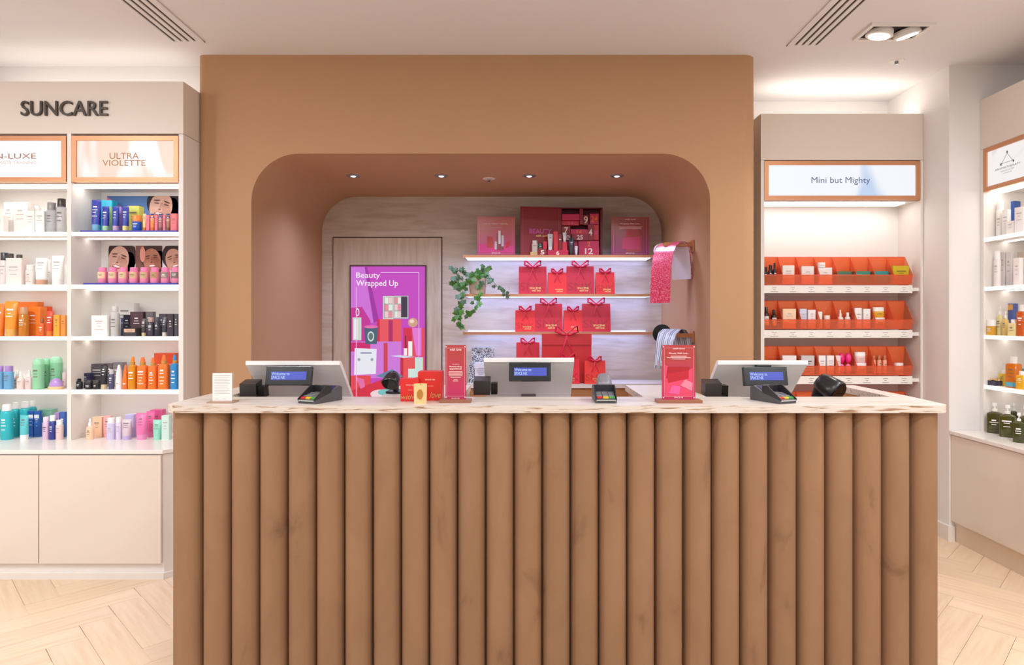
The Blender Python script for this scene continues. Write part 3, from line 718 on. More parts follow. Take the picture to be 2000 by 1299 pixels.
# ---- side-wall unit
RIGHT = [
 (0, 'side-wall top shelf', [
  ('tall', 1954, 16, 393, 3.07, (236, 232, 226), (240, 238, 234), 'white bottle with tall cap', {}),
  ('box', 1966, 12, 410, 3.06, (240, 238, 236), None, 'narrow white carton', {}),
  ('box', 1976, 24, 395, 3.19, (56, 92, 168), None, 'blue carton behind white ones', {}),
  ('box', 1978, 18, 432, 3.05, (238, 234, 232), None, 'low white carton', {}),
  ('box', 1996, 20, 405, 3.06, (236, 232, 232), None, 'tall white carton at the frame edge', {})]),
 (1, 'side-wall second shelf', [
  ('tall', 1948, 13, 490, 3.04, (236, 228, 224), (244, 242, 240), 'round-capped white bottle', {}),
  ('box', 1960, 9, 493, 3.10, (226, 220, 220), None, 'slim pale grey carton', {}),
  ('box', 1973, 13, 493, 3.12, (230, 224, 224), None, 'wider pale grey carton', {}),
  ('box', 1989, 14, 504, 3.05, (240, 232, 230), None, 'blush white carton', {}),
  ('box', 1998, 16, 492, 3.16, (196, 178, 160), None, 'tan carton at the frame edge', {})]),
 (2, 'side-wall third shelf', [
  ('jar', 1936, 18, 625, 3.025, (216, 160, 50), (240, 238, 236), 'amber jar with white lid', dict(gloss=.12)),
  ('pump', 1953, 13, 598, 3.06, (214, 200, 140), (246, 244, 242), 'pale yellow pump bottle', {}),
  ('pump', 1964, 12, 608, 3.05, (216, 184, 110), (246, 244, 242), 'shorter honey pump bottle', {}),
  ('box', 1976, 17, 593, 3.17, (84, 104, 176), None, 'blue carton with orange band', dict(band=((230, 170, 90), .8, .97))),
  ('squareb', 1980, 18, 624, 3.04, (226, 208, 150), (244, 242, 240), 'square yellow bottle', {}),
  ('squareb', 1996, 16, 595, 3.05, (196, 92, 36), (240, 240, 240), 'amber orange square bottle', dict(gloss=.12)),
  ]),
 (3, 'side-wall fourth shelf', [
  ('squareb', 1960, 15, 723, 3.08, (216, 184, 60), (240, 238, 236), 'yellow bottle beside the navy tray', dict(gloss=.12)),
  ('squareb', 1980, 24, 697, 3.05, (206, 112, 28), (244, 240, 238), 'tall amber bottle with blue label', dict(gloss=.1, band=((90, 170, 196), .06, .24))),
  ('squareb', 1996, 18, 725, 3.03, (226, 170, 40), (244, 240, 238), 'yellow bottle at the frame edge', dict(gloss=.12)),
  ('box', 1999, 8, 720, 3.18, (64, 170, 186), None, 'teal carton at the back', {})]),
 (4, 'side-wall ledge', [
  ('squarep', 1943, 27, 787, 3.02, (70, 70, 28), (246, 244, 242), 'large olive green pump bottle, furthest along', dict(gloss=.12, lines=3)),
  ('squarep', 1968, 28, 791, 3.0, (74, 74, 26), (246, 244, 242), 'large olive green pump bottle in the middle', dict(gloss=.12, lines=3)),
  ('squarep', 1980, 18, 787, 3.18, (66, 68, 34), (240, 240, 238), 'olive green pump bottle behind', dict(gloss=.12)),
  ('squarep', 1990, 20, 806, 2.93, (66, 68, 34), (246, 244, 242), 'small olive green pump bottle in front', dict(gloss=.12)),
  ('squarep', 2003, 22, 792, 2.99, (72, 72, 28), (246, 244, 242), 'olive green pump bottle at the frame edge', dict(gloss=.12))]),
]
for sh, place, items in RIGHT:
    z = (SH+(LEDGE,))[sh]
    for kind, xc, wp, yt, X, col, cap, words_, ex in items:
        s = (xc-VX)/X; Y = F/s; wd = wp/s*.92
        product(kind, X, Y, z, wd, min(wd, .075)*.85, Kz(yt, s)-z, col, words_+' on the '+place, 'products on the '+place, cap=cap, rot=-PI/4 if sh == 4 else -PI/2*.8, **ex)
t = thing('sample_tray', 'low navy tray filled with crumpled gold sachets on the side-wall fourth shelf', 'tray', (3.055, F/302.5, SH[3]), -PI/2)
tb = MB(); tb.box(-.045, .045, -.04, .04, 0, .006)
for a in ((-.045, .045, -.04, -.036), (-.045, .045, .036, .04), (-.045, -.041, -.036, .036), (.041, .045, -.036, .036)): tb.box(a[0], a[1], a[2], a[3], .006, .03)
tb.build('tray', mat((54, 52, 76), .5), t)
for k in range(9):
    MB().loft([(.004, .002, 0), (.016, .012, .006), (.012, .006, .014), (.002, .002, .018)], 7, 3, ).build('sachet', mat((206, 172, 116), .35, .4), t, loc=(-.026+.026*(k % 3), -.022+.022*(k//3), .024+.004*rp.random()), rot=(rp.uniform(-.4, .4), rp.uniform(-.4, .4), rp.uniform(0, 3)))

# ------------------------------------------------------------------ orange trays and what lies in them
AC_BACK = acrylic('orange_acrylic', (255, 142, 88), .5)
AC_LIP = acrylic('orange_acrylic_lip', (255, 160, 118), .74)
AC_EDGE = mat((214, 78, 44), .2)
TRAY_X0 = Kx(1493, 281); TRAY_P = (2.712-TRAY_X0)/8
def tray(z, word):
    t = thing('acrylic_tray', 'orange see-through tray with eight compartments, %s tier' % word, 'tray', (TRAY_X0, YM, z+.014))
    L = 8*TRAY_P; A, B, C, D = (0, .084), (.018, .020), (.13, .020), (.10, .218)
    def slab(p, q, th=.004):
        d = Vector((q[0]-p[0], q[1]-p[1])).normalized(); n = Vector((-d.y, d.x))*th
        return [p, q, (q[0]+n.x, q[1]+n.y), (p[0]+n.x, p[1]+n.y)]
    MB().prism(slab(A, B), 'x', 0, L).build('front_lip', AC_LIP, t)
    MB().prism(slab(B, C), 'x', 0, L).build('tray_floor', AC_BACK, t)
    MB().prism(slab(C, D), 'x', 0, L).build('rear_panel', AC_BACK, t)
    for i in range(9):
        x = i*TRAY_P
        o = MB().prism([(.004, .08), (.022, .025), (.122, .025), (.094, .214)], 'x', x-.0015, x+.0015).build('partition', acr_div, t)
        e = MB(); e.tube([(x, .004, .085), (x, .094, .218)], .0022, 4); e.build('partition_edge', AC_EDGE, o)
    r = MB(); r.tube([(0, .002, .085), (L, .002, .085)], .0025, 4); r.build('lip_edge', AC_EDGE, t)
    r = MB(); r.tube([(0, .098, .219), (L, .098, .219)], .0025, 4); r.build('rear_edge', AC_EDGE, t)
    r = MB(); r.box(0.01, .03, .03, .12, -.012, .0195); r.build('foot', AC_BACK, t)
    r = MB(); r.box(L-.03, L-.01, .03, .12, -.012, .0195); r.build('foot', AC_BACK, t)
    return t
acr_div = acrylic('clear_orange_acrylic', (248, 176, 140), .78)
for z, wd in ((1.656, 'topmost'), (1.345, 'second'), (1.0226, 'third'), (.70, 'lowest')): tray(z, wd)
def inbin(tier, c, kind, fx, wd, h, col, words_, cap=None, dy=.07, dz=0, rot=0, **ex):
    if tier: h *= 1.3; dz *= 1.3
    z = (1.656, 1.345, 1.0226)[tier]+.014+.0255+dz
    X = TRAY_X0+TRAY_P*(c+fx)
    product(kind, X, YM+dy, z, wd, min(wd, .05), h, col, words_+' in the '+('topmost', 'second', 'third')[tier]+' orange tray', 'miniatures in the orange trays', cap=cap, rot=rot, **ex)
for k, (fx, dy) in enumerate(((.2, .05), (.45, .05), (.7, .05), (.33, .085), (.62, .085))):
    inbin(0, 0, 'bottle', fx, .024, .12+.014*(k % 3), (40, 34, 40), ('first', 'second', 'third', 'fourth', 'fifth')[k]+' tiny black vial', cap=(24, 22, 24), dy=dy, lines=2)
inbin(0, 1, 'box', .45, .085, .13, (240, 238, 236), 'white carton beside the black vials')
inbin(0, 2, 'box', .5, .09, .125, (238, 236, 234), 'white carton between two white cartons')
inbin(0, 3, 'box', .45, .1, .115, (242, 240, 238), 'white carton under a round white pot')
inbin(0, 3, 'jar', .30, .055, .035, (246, 244, 242), 'round white pot', dz=.117)
for c, col, nm in ((4, (72, 120, 90), 'dark green'), (5, (46, 146, 120), 'emerald'), (6, (34, 150, 146), 'teal')):
    inbin(0, c, 'box', .5, .108, .09, col, 'low '+nm+' packet', lines=0)
inbin(0, 7, 'box', .5, .115, .128, (206, 184, 26), 'yellow packet leaning out', ink=(110, 96, 40), tilt=.1, dy=.062)
inbin(1, 0, 'bottle', .3, .036, .115, (44, 30, 26), 'taller brown vial', cap=(20, 18, 18), band=((240, 238, 232), .2, .8))
inbin(1, 0, 'bottle', .72, .036, .10, (44, 30, 26), 'shorter brown vial', cap=(20, 18, 18), band=((240, 238, 232), .2, .8))
inbin(1, 1, 'box', .5, .095, .105, (244, 214, 180), 'peach topped white carton')
inbin(1, 2, 'box', .25, .05, .105, (208, 214, 236), 'pale blue carton')
inbin(1, 2, 'box', .72, .055, .10, (240, 236, 240), 'white carton by the pale blue one')
inbin(1, 3, 'jar', .2, .04, .09, (238, 234, 230), 'frosted white pot')
inbin(1, 3, 'jar', .62, .04, .07, (240, 226, 216), 'small cream pot')
inbin(1, 4, 'dropper', .35, .04, .1, (240, 232, 222), 'small cream dropper bottle', cap=(244, 240, 236))
inbin(1, 4, 'bottle', .75, .036, .085, (244, 238, 232), 'small white bottle', cap=(244, 240, 236))
inbin(1, 5, 'box', .25, .05, .11, (244, 242, 240), 'white carton, first of the pair')
inbin(1, 5, 'box', .72, .05, .105, (244, 242, 240), 'white carton, second of the pair')
inbin(1, 6, 'jar', .45, .085, .058, (236, 178, 40), 'lower yellow jar of the stack', cap=(240, 238, 232))
inbin(1, 6, 'jar', .42, .08, .055, (238, 182, 44), 'upper yellow jar of the stack', cap=(240, 238, 232), dz=.0585)
inbin(2, 0, 'box', .5, .08, .075, (232, 120, 70), 'low orange carton')
inbin(2, 1, 'box', .5, .1, .10, (240, 236, 240), 'white carton with pink stripe', band=((232, 80, 130), .1, .3))
inbin(2, 2, 'box', .5, .095, .1, (206, 204, 206), 'grey patterned carton', lines=5, ink=(60, 60, 64))
inbin(2, 3, 'box', .28, .05, .1, (244, 242, 242), 'white carton, first of three')
inbin(2, 3, 'box', .74, .05, .1, (244, 242, 242), 'white carton, second of three')
inbin(2, 4, 'box', .18, .035, .1, (238, 224, 226), 'blush carton, third of three')
for k, (fx, dz, col) in enumerate(((.55, 0, (246, 120, 180)), (.92, 0, (248, 130, 186)), (.55, .058, (238, 40, 130)), (.92, .058, (242, 50, 140)))):
    inbin(2, 4, 'ball', fx-.14, .044, .056, col, ('lower front', 'lower rear', 'upper front', 'upper rear')[k]+' pink round balm', dz=dz, lines=0, gloss=.2)
inbin(2, 5, 'jar', .45, .08, .06, (244, 200, 206), 'lower pink jar of the stack', cap=(244, 240, 240))
inbin(2, 5, 'jar', .42, .075, .058, (246, 206, 210), 'upper pink jar of the stack', cap=(244, 240, 240), dz=.0605)
for k in range(3):
    inbin(2, 6, 'tall', .18+.3*k, .028, .10, (236, 170, 140), ('first', 'second', 'third')[k]+' tiny copper-capped bottle', cap=(190, 110, 70), lines=1)
inbin(2, 7, 'jar', .55, .06, .06, (240, 238, 236), 'single white pot')

# ------------------------------------------------------------------ niche: screen on the door
def build_screen():
    ys = YN-.03; s = S(ys)
    x0, x1, z1, z0 = Kx(685.5, s), Kx(830, s), Kz(520.5, s), Kz(800, s)
    t = thing('digital_screen', 'tall lit magenta screen showing wrapped gifts on the travertine door', 'screen', (0, ys, 0))
    bx(x0-.012, x1+.012, .001, .018, z0-.012, z1+.012).build('bezel', mat((92, 66, 56), .5), t)
    def em(c, e=1.12): return mat(c, .4, emit=e, spec=.2, screen=True)
    bx(x0, x1, -.002, .001, z0, z1).build('display', em((196, 70, 190)), t)
    k = 160/770.0
    lay = [0]
    def shp(pts, c, name='picture_shape'):
        lay[0] += 1; y = -.0022-.00012*lay[0]
        m = MB(); m.add([(Kx(680+px*k, s), y, Kz(510+py*k, s)) for px, py in pts], [list(range(len(pts)))]); return m.build(name, em(c), t)
    def oval(cx, cy, rx, ry, c, n=20): return shp([(cx+rx*math.cos(2*PI*i/n), cy+ry*math.sin(2*PI*i/n)) for i in range(n)], c)
    def R(a, b, c, d, col): return shp([(a, b), (c, b), (c, d), (a, d)], col)
    R(26, 56, 160, 560, (208, 120, 216)); shp([(26, 56), (155, 56), (240, 580), (26, 580)], (206, 112, 214))
    shp([(155, 56), (180, 56), (290, 560), (240, 580)], (160, 50, 160))
    shp([(26, 440), (130, 430), (210, 560), (210, 900), (26, 900)], (196, 50, 150))
    # palette
    R(328, 328, 426, 545, (206, 214, 202)); R(336, 338, 418, 535, (150, 160, 150))
    R(428, 326, 566, 540, (190, 200, 192)); R(498, 332, 558, 528, (64, 52, 70)); R(434, 336, 496, 528, (150, 160, 150))
    for a, b in ((342, 380), (438, 466)):
        for i in range(3):
            for j in range(2):
                w2 = 36 if a == 342 else 28
                R(a+j*(w2+2), 342+i*65, a+j*(w2+2)+w2, 400+i*65, ((226, 232, 224), (232, 140, 156), (236, 200, 204))[(i+j*2+(a > 400)) % 3])
    # gift boxes
    R(272, 545, 500, 760, (230, 84, 92)); R(272, 545, 298, 760, (206, 40, 70)); R(380, 555, 420, 755, (176, 40, 100))
    R(520, 628, 720, 900, (226, 70, 100)); R(520, 628, 600, 900, (214, 40, 70)); shp([(600, 628), (690, 628), (690, 890), (640, 890)], (226, 120, 210))
    R(26, 755, 500, 1100, (206, 120, 214)); R(335, 770, 372, 1060, (206, 60, 80)); R(26, 765, 210, 850, (206, 40, 110))
    R(492, 905, 720, 1110, (230, 80, 84)); R(492, 905, 520, 1100, (196, 36, 60)); R(630, 905, 704, 1090, (196, 226, 216))
    R(26, 1075, 215, 1220, (228, 70, 80)); shp([(26, 1220), (330, 1110), (720, 1110), (720, 1420), (26, 1420)], (214, 44, 66)); shp([(70, 1090), (150, 1110), (160, 1180), (120, 1200)], (230, 110, 170))
    # ornament, charm, candle, card, glosses, star, jar
    oval(610, 578, 46, 44, (206, 160, 130)); oval(600, 566, 22, 18, (240, 214, 190))
    oval(90, 480, 18, 38, (226, 222, 226)); oval(90, 482, 9, 26, (200, 60, 150)); R(44, 530, 126, 745, (206, 214, 206)); R(60, 545, 90, 730, (236, 240, 234))
    shp([(150, 618), (284, 618), (270, 780), (164, 780)], (70, 96, 116)); oval(217, 618, 66, 14, (230, 110, 170)); oval(215, 708, 32, 48, (206, 220, 216)); oval(215, 708, 22, 34, (96, 116, 116))
    shp([(64, 818), (270, 826), (262, 1060), (58, 1070)], (232, 232, 240)); R(118, 858, 222, 868, (90, 96, 130))
    for px in (104, 226): oval(px, 925, 14, 14, (150, 160, 176))
    R(524, 820, 556, 888, (236, 236, 232)); R(536, 700, 548, 820, (96, 40, 60)); R(566, 754, 604, 892, (240, 240, 236)); R(572, 700, 598, 754, (200, 40, 70))
    shp([(400, 890), (490, 884), (640, 902), (520, 910)], (206, 214, 236))
    shp([(260, 1080), (420, 1015), (520, 1085), (400, 1110)], (96, 130, 160)); R(566, 1012, 636, 1104, (206, 226, 222))
    oval(310, 1250, 100, 44, (240, 210, 214)); oval(350, 1232, 70, 30, (120, 190, 190))
    # frame lines and words
    R(308, 104, 670, 110, (240, 214, 244)); R(664, 104, 670, 1420, (232, 190, 232)); R(76, 245, 82, 1420, (232, 190, 232))
    lm = em((250, 240, 252), 1.0); y = -.0022-.00012*(lay[0]+2)
    text('Beauty', lm, Kx(696, s), Kx(743, s), Kz(546, s), Kz(532.5, s), y=y, parent=t, bold=.012)
    text('Wrapped Up', lm, Kx(696, s), Kx(778, s), Kz(562.5, s), Kz(547.5, s), y=y, parent=t, bold=.012)
build_screen()

# ------------------------------------------------------------------ niche: shelves with LED undersides
def build_niche():
    yf = F/242.2
    for k, (zt, wd) in enumerate(((1.966, 'top'), (1.652, 'middle'), (1.345, 'lowest'))):
        t = thing('wall_shelf', 'copper edged shelf on the travertine wall, %s of three' % wd, 'shelf', (0, YN, zt))
        a, b_ = Kx(904, 242.2), 1.05; d = yf-YN
        bx(a, b_, d, d+.012, -.022, 0).build('copper_edge', COPPER, t)
        bx(a+.004, b_-.004, d+.012, -.001, -.018, -.001).build('board', mat((214, 204, 200), .4), t)
        bx(a+.02, b_-.01, d+.03, -.02, -.021, -.0182).build('light_panel', mat((176, 196, 255), .5, emit=4.6, name='led_cool'), t)
        bx(a+.02, b_-.01, -.012, -.004, -.001, .006).build('light_strip', mat((176, 196, 255), .5, emit=2.5, name='led_cool'), t)
    zc = Kz(300, 311)
    for k, px in enumerate((690, 862, 1033.5, 1205)):
        X = Kx(px, 269.6); Y = F/269.6
        t = thing('recessed_downlight', 'small chrome downlight in the niche ceiling, %s from the sun care side' % ('first', 'second', 'third', 'fourth')[k], 'ceiling light', (X, Y, zc), group='niche ceiling downlights')
        m = MB(); m.loft([(.045, .045, -.006), (.05, .05, -.001), (.05, .05, 0)], 24); m.build('trim_ring', GREYM, t, smooth=40)
        MB().loft([(.016, .016, -.009), (.02, .02, -.0062)], 20).build('lens', mat((255, 248, 255), .4, emit=2), t)
        lamp("niche_lamp_light", "SPOT", (X, Y, zc-.03), 46, (.58, .66, 1), .10, spot=140, blend=.9)
    def sprinkler(X, Y, z, label):
        t = thing('sprinkler_head', label, 'sprinkler', (X, Y, z))
        MB().loft([(.042, .042, -.004), (.046, .046, 0)], 22).build('escutcheon', WHITE, t, smooth=40)
        MB().loft([(.012, .012, -.004), (.01, .01, -.016), (.004, .004, -.02), (.016, .016, -.022), (.016, .016, -.024)], 12).build('deflector', GREYM, t, smooth=40)
    sprinkler(Kx(955, 264), F/264, zc, 'white fire sprinkler between the niche downlights')
    sprinkler(Kx(1751, 303.8), F/303.8, CEIL_Z, 'white fire sprinkler in the white ceiling')
build_niche()

# ------------------------------------------------------------------ gift bags and displays in the niche
RED1, RED2, CRIM = (206, 22, 52), (226, 34, 40), (196, 22, 48)
GT = mat((232, 196, 130), .3, .5)
def bow(t, X, y, z, wd, m):
    """Ribbon bow: two loops, a knot and two tails."""
    for sx in (-1, 1):
        pth = [(X+sx*wd*.52*math.sin(PI*i/10)**.8*(.55+.45*(i < 6)), y-.010*math.sin(PI*i/10), z+wd*(.02+.34*math.sin(PI*i/10))*(1 if i < 5 else .35)+wd*.1*math.sin(2*PI*i/10)) for i in range(11)]
        MB().tube(pth, [.004+.006*math.sin(PI*i/10) for i in range(11)], 6).build('bow_loop', m, t, smooth=60)
        rows = [[(X+sx*wd*.30*q**1.3-wd*.035, y-.006-.006*math.sin(q*3), z-wd*.95*q), (X+sx*wd*.30*q**1.3+wd*.035, y-.008-.006*math.sin(q*3), z-wd*.95*q-.004)] for q in (0, .2, .4, .6, .8, 1)]
        MB().sheet(rows, .001).build('bow_tail', m, t)
    MB().loft([(wd*.04, .006, z-wd*.05), (wd*.07, .008, z), (wd*.04, .006, z+wd*.05)], 10, cx=X, cy=y-.006).build('bow_knot', m, t, smooth=50)
def bag(x0, x1, yt, Y, z, col, label, flap=False, dpt=.07, ghost=True, word=True, bowx=None):
    s = S(Y); X0, X1 = Kx(x0, s), Kx(x1, s); wd = X1-X0; h = Kz(yt, s)-z
    t = thing('gift_bag', label, 'gift bag', ((X0+X1)/2, Y, z), 0, 'red gift bags in the niche')
    m = mat(col, .45, vary=.04, vscale=12); b = MB(); w2 = wd/2
    v = [(-w2, 0, 0), (w2, 0, 0), (w2, dpt, 0), (-w2, dpt, 0), (-w2*.985, dpt*.36, h), (w2*.985, dpt*.36, h), (w2*.985, dpt*.52, h), (-w2*.985, dpt*.52, h),
         (-w2*.9, dpt*.5, h*.45), (w2*.9, dpt*.5, h*.45)]
    b.add(v, [(0, 3, 2, 1), (0, 1, 5, 4), (2, 3, 7, 6), (0, 4, 8), (3, 8, 7), (0, 8, 3), (4, 7, 8), (1, 9, 5), (2, 6, 9), (1, 2, 9), (5, 9, 6), (4, 5, 6, 7)])
    b.build('bag_body', m, t)
    def fy(z_): return dpt*.36*z_/h-.0012
    if flap:
        f = MB(); f.add([(-w2*.995, fy(h)-.003, h*1.0), (w2*.995, fy(h)-.003, h*1.0), (w2*.995, fy(h*.78)-.006, h*.775), (-w2*.995, fy(h*.78)-.006, h*.775),
                         (-w2*.995, fy(h), h), (w2*.995, fy(h), h), (w2*.995, fy(h*.78)-.001, h*.775), (-w2*.995, fy(h*.78)-.001, h*.775)],
                        [(0, 1, 2, 3), (4, 7, 6, 5), (0, 3, 7, 4), (1, 5, 6, 2), (3, 2, 6, 7), (0, 4, 5, 1)])
        f.build('flap', mat(tuple(int(c*.96) for c in col), .45), t)
    def tilt_text(s_, m_, xa, xb, za, zb, bold=0, shear=0, lift=0):
        o = text(s_, m_, xa, xb, za, zb, parent=t, bold=bold, shear=shear)
        for q in o.data.vertices: q.co.y = fy(q.co.z)-lift
        return o
    if ghost: tilt_text('SNK', mat(tuple(int(c*.84) for c in col), .4), -w2*.9, w2*.9, h*.14, h*.42)
    if word:
        tilt_text('SPACENK', GT, -w2*.22, w2*.62, h*.19, h*.26, .004, lift=.0006); tilt_text('with love', GT, -w2*.06, w2*.56, h*.10, h*.18, .004, .3, lift=.0009)
    bow(t, 0 if bowx is None else bowx*w2, fy(h)-.003, h*.985, min(.17, wd*.55), mat((214, 28, 66), .35))
yS = F/242.2+.10
Z2, Z3 = 1.652, 1.345
bag(1013, 1068, 520, yS, Z2, CRIM, 'crimson gift bag at the start of the middle shelf', dpt=.08)
bag(1070, 1107, 532, yS, Z2, RED2, 'small bright red gift bag between two crimson ones, middle shelf', ghost=False)
bag(1106.5, 1161, 519.5, yS, Z2, CRIM, 'crimson gift bag with the big bow, middle shelf', dpt=.08)
bag(1164, 1201, 531.5, yS, Z2, RED2, 'small bright red gift bag ending the middle shelf row')
bag(1006, 1046, 606, yS, Z3, RED2, 'small bright red gift bag starting the lowest shelf row')
bag(1044.5, 1099, 593, yS, Z3, CRIM, 'crimson gift bag beside the lowest shelf start', dpt=.08)
bag(1101, 1138, 606, yS, Z3, RED2, 'small bright red gift bag between crimson ones, lowest shelf', ghost=False)
bag(1137, 1193, 593, yS, Z3, CRIM, 'crimson gift bag ending the lowest shelf row', dpt=.08)
yB = F/245.6
bag(1058, 1156, 652, yB+.018, BT, (198, 32, 36), 'very large red gift bag with folded flap on the niche cabinet', flap=True, dpt=.048, ghost=False, word=False)
bag(1008, 1054, 669, yB+.15, BT, (220, 44, 62), 'coral red gift bag beside the very large one', ghost=False)
bag(1086, 1132, 701, yB-.044, BT, (224, 30, 48), 'red gift bag half hidden behind the middle till', dpt=.05)
bag(1142, 1183, 704.5, yB-.042, BT, (232, 50, 40), 'small orange red gift bag on the niche cabinet', dpt=.05)

def sign_print(name, top, bottom):
    m = bpy.data.materials.new(name); m.use_nodes = True; nt = m.node_tree; b = nt.nodes['Principled BSDF']; b.inputs['Roughness'].default_value = .18
    tc = nt.nodes.new('ShaderNodeTexCoord'); sp = nt.nodes.new('ShaderNodeSeparateXYZ'); cr = nt.nodes.new('ShaderNodeValToRGB')
    cr.color_ramp.elements[0].color = lin(bottom); cr.color_ramp.elements[1].color = lin(top)
    cr.color_ramp.elements[0].position = .15; cr.color_ramp.elements[1].position = .8
    nt.links.new(tc.outputs['Generated'], sp.inputs[0]); nt.links.new(sp.outputs['Z'], cr.inputs[0]); nt.links.new(cr.outputs[0], b.inputs['Base Color'])
    return m
PALE = mat((246, 214, 212), .5)
PALE_LINE = mat((232, 172, 170), .5)
def red_sign(label, x0, x1, yt, Y, z, words, base=True, shapes=None, top=(176, 66, 66), bot=(190, 50, 92)):  # top and bot are print reds dulled to paint in the acrylic's reflection
    s = S(Y); X0, X1 = Kx(x0, s), Kx(x1, s); wd = X1-X0; h = Kz(yt, s)-z
    t = thing('acrylic_sign', label, 'sign', ((X0+X1)/2, Y, z))
    zb = .012 if base else .002
    bx(-wd/2, wd/2, 0, .006, zb, h).build('print_panel', sign_print('hazed_red_print', top, bot), t)
    if base: bx(-wd/2-.022, wd/2+.022, -.03, .04, 0, .012).build('base', mat((150, 96, 72), .4), t, bevel=.002)
    else: bx(-wd/2, wd/2, -.02, .03, 0, .004).build('base', mat((226, 214, 226), .2), t)
    fr = MB(); a = wd*.44; c0, c1 = zb+h*.05, h*.95
    for q in ((-a, a, c0, c0+.001), (-a, a, c1-.001, c1), (-a, -a+.001, c0, c1), (a-.001, a, c0, c1)): fr.box(q[0], q[1], -.0012, 0, q[2], q[3])
    fr.build('printed_border', PALE_LINE, t)
    for k, (pts, c) in enumerate(shapes or ()):
        m = MB(); m.add([(px*wd, -.0004-.0003*k, pz*h) for px, pz in pts], [list(range(len(pts)))]); m.build('printed_shape', mat(c, .4), t)
    for w_ in words: text(w_[0], PALE, w_[1]*wd, w_[2]*wd, w_[3]*h, w_[4]*h, y=-.0022, parent=t, bold=w_[5] if len(w_) > 5 else 0, shear=w_[6] if len(w_) > 6 else 0)
    if base:
        for sx in (-1, 1):
            for zz in (zb+h*.035, h*.97): MB().loft([(.003, .003, 0), (.003, .003, .002)], 8).build('stud', mat((236, 220, 220), .3, .5), t, loc=(sx*wd*.46, 0, zz), rot=(PI/2, 0, 0))
    return t
def bars(rows): return [(r, None) for r in rows]
def ln(y, w_, h_=.012): return ([(-w_, y), (w_, y), (w_, y+h_), (-w_, y+h_)], (238, 190, 186))
red_sign('narrow tall red acrylic sign beside the gold candle', 870, 910, 674, YC+.10, CT,
         [('with love', -.28, .28, .90, .95, .01, .3), ('WELCOME TO', -.17, .18, .655, .67), ('Rewarding', -.3, .3, .605, .635, .03), ('experiences', -.3, .3, .565, .598, .03), ('SPACE NK', -.2, .2, .058, .078, .02)],
         shapes=[ln(.53, .33), ln(.505, .35), ln(.48, .34), ln(.455, .33), ln(.43, .25), ln(.39, .1), ln(.365, .13)])
red_sign('wide red acrylic sign picturing gift boxes near the third till', 1293, 1358, 674, YC+.09, CT,
         [('with love', -.18, .18, .925, .955, .01, .3), ('Chosen, With Love...', -.3, .3, .84, .872, .02), ('SPACE NK', -.14, .14, .075, .1, .02)],
         shapes=[([(-.42, .1), (.42, .1), (.42, .6), (.1, .5), (-.42, .66)], (222, 70, 104)), ([(-.38, .42), (.28, .5), (.34, .62), (-.34, .62)], (170, 30, 44)), ([(-.32, .34), (.3, .42), (.3, .56), (-.36, .5)], (186, 34, 48)),
                 ([(.05, .3), (.4, .2), (.42, .34), (.2, .4)], (238, 130, 150)), ([(-.3, .16), (.02, .14), (.06, .28), (-.2, .3)], (236, 90, 150)), ln(.80, .24), ln(.775, .36), ln(.75, .2)])
ya = F/242.2+.06
red_sign('square red sign showing stacked gifts at the top shelf start', 932, 1006, 423, ya, 1.966,
         [('Beauty Advent Calendar', -.32, .32, .79, .83, .02), ('SPACE NK', -.12, .12, .05, .085, .02)], base=False,
         shapes=[([(-.46, .3), (.46, .25), (.46, .08), (-.46, .08)], (216, 60, 130)), ([(-.24, .2), (-.08, .2), (-.08, .48), (-.24, .5)], (190, 70, 64)), ([(.02, .14), (.2, .14), (.2, .5), (.1, .62), (.02, .55)], (150, 70, 80)),
                 ([(.06, .3), (.12, .3), (.12, .64), (.06, .64)], (226, 220, 226)), ([(.14, .24), (.2, .24), (.2, .52), (.14, .52)], (206, 196, 200)), ([(-.04, .16), (.02, .16), (.02, .36), (-.04, .36)], (206, 196, 200)), ([(.24, .2), (.34, .22), (.38, .38), (.28, .36)], (200, 40, 60)), ln(.71, .15, .008)],
         top=(186, 84, 72), bot=(188, 72, 122))
red_sign('square darker red sign at the far end of the top shelf', 1194, 1268, 424, ya, 1.966,
         [('with love', -.14, .14, .92, .955, .01, .3), ('Wrapped, With Love...', -.27, .27, .80, .845, .02), ('SPACE NK', -.12, .12, .045, .08, .02)], base=False,
         shapes=[([(-.1, .1), (.3, .1), (.3, .5), (.12, .8), (-.1, .84)], (178, 74, 74)), ([(-.22, .18), (.26, .16), (.24, .5), (-.2, .46)], (206, 70, 112)), ([(-.14, .5), (.06, .56), (.1, .6), (-.1, .58)], (196, 60, 70)), ln(.74, .32, .012), ln(.715, .28, .012), ln(.69, .3, .012)],
         top=(156, 76, 72), bot=(160, 70, 112))

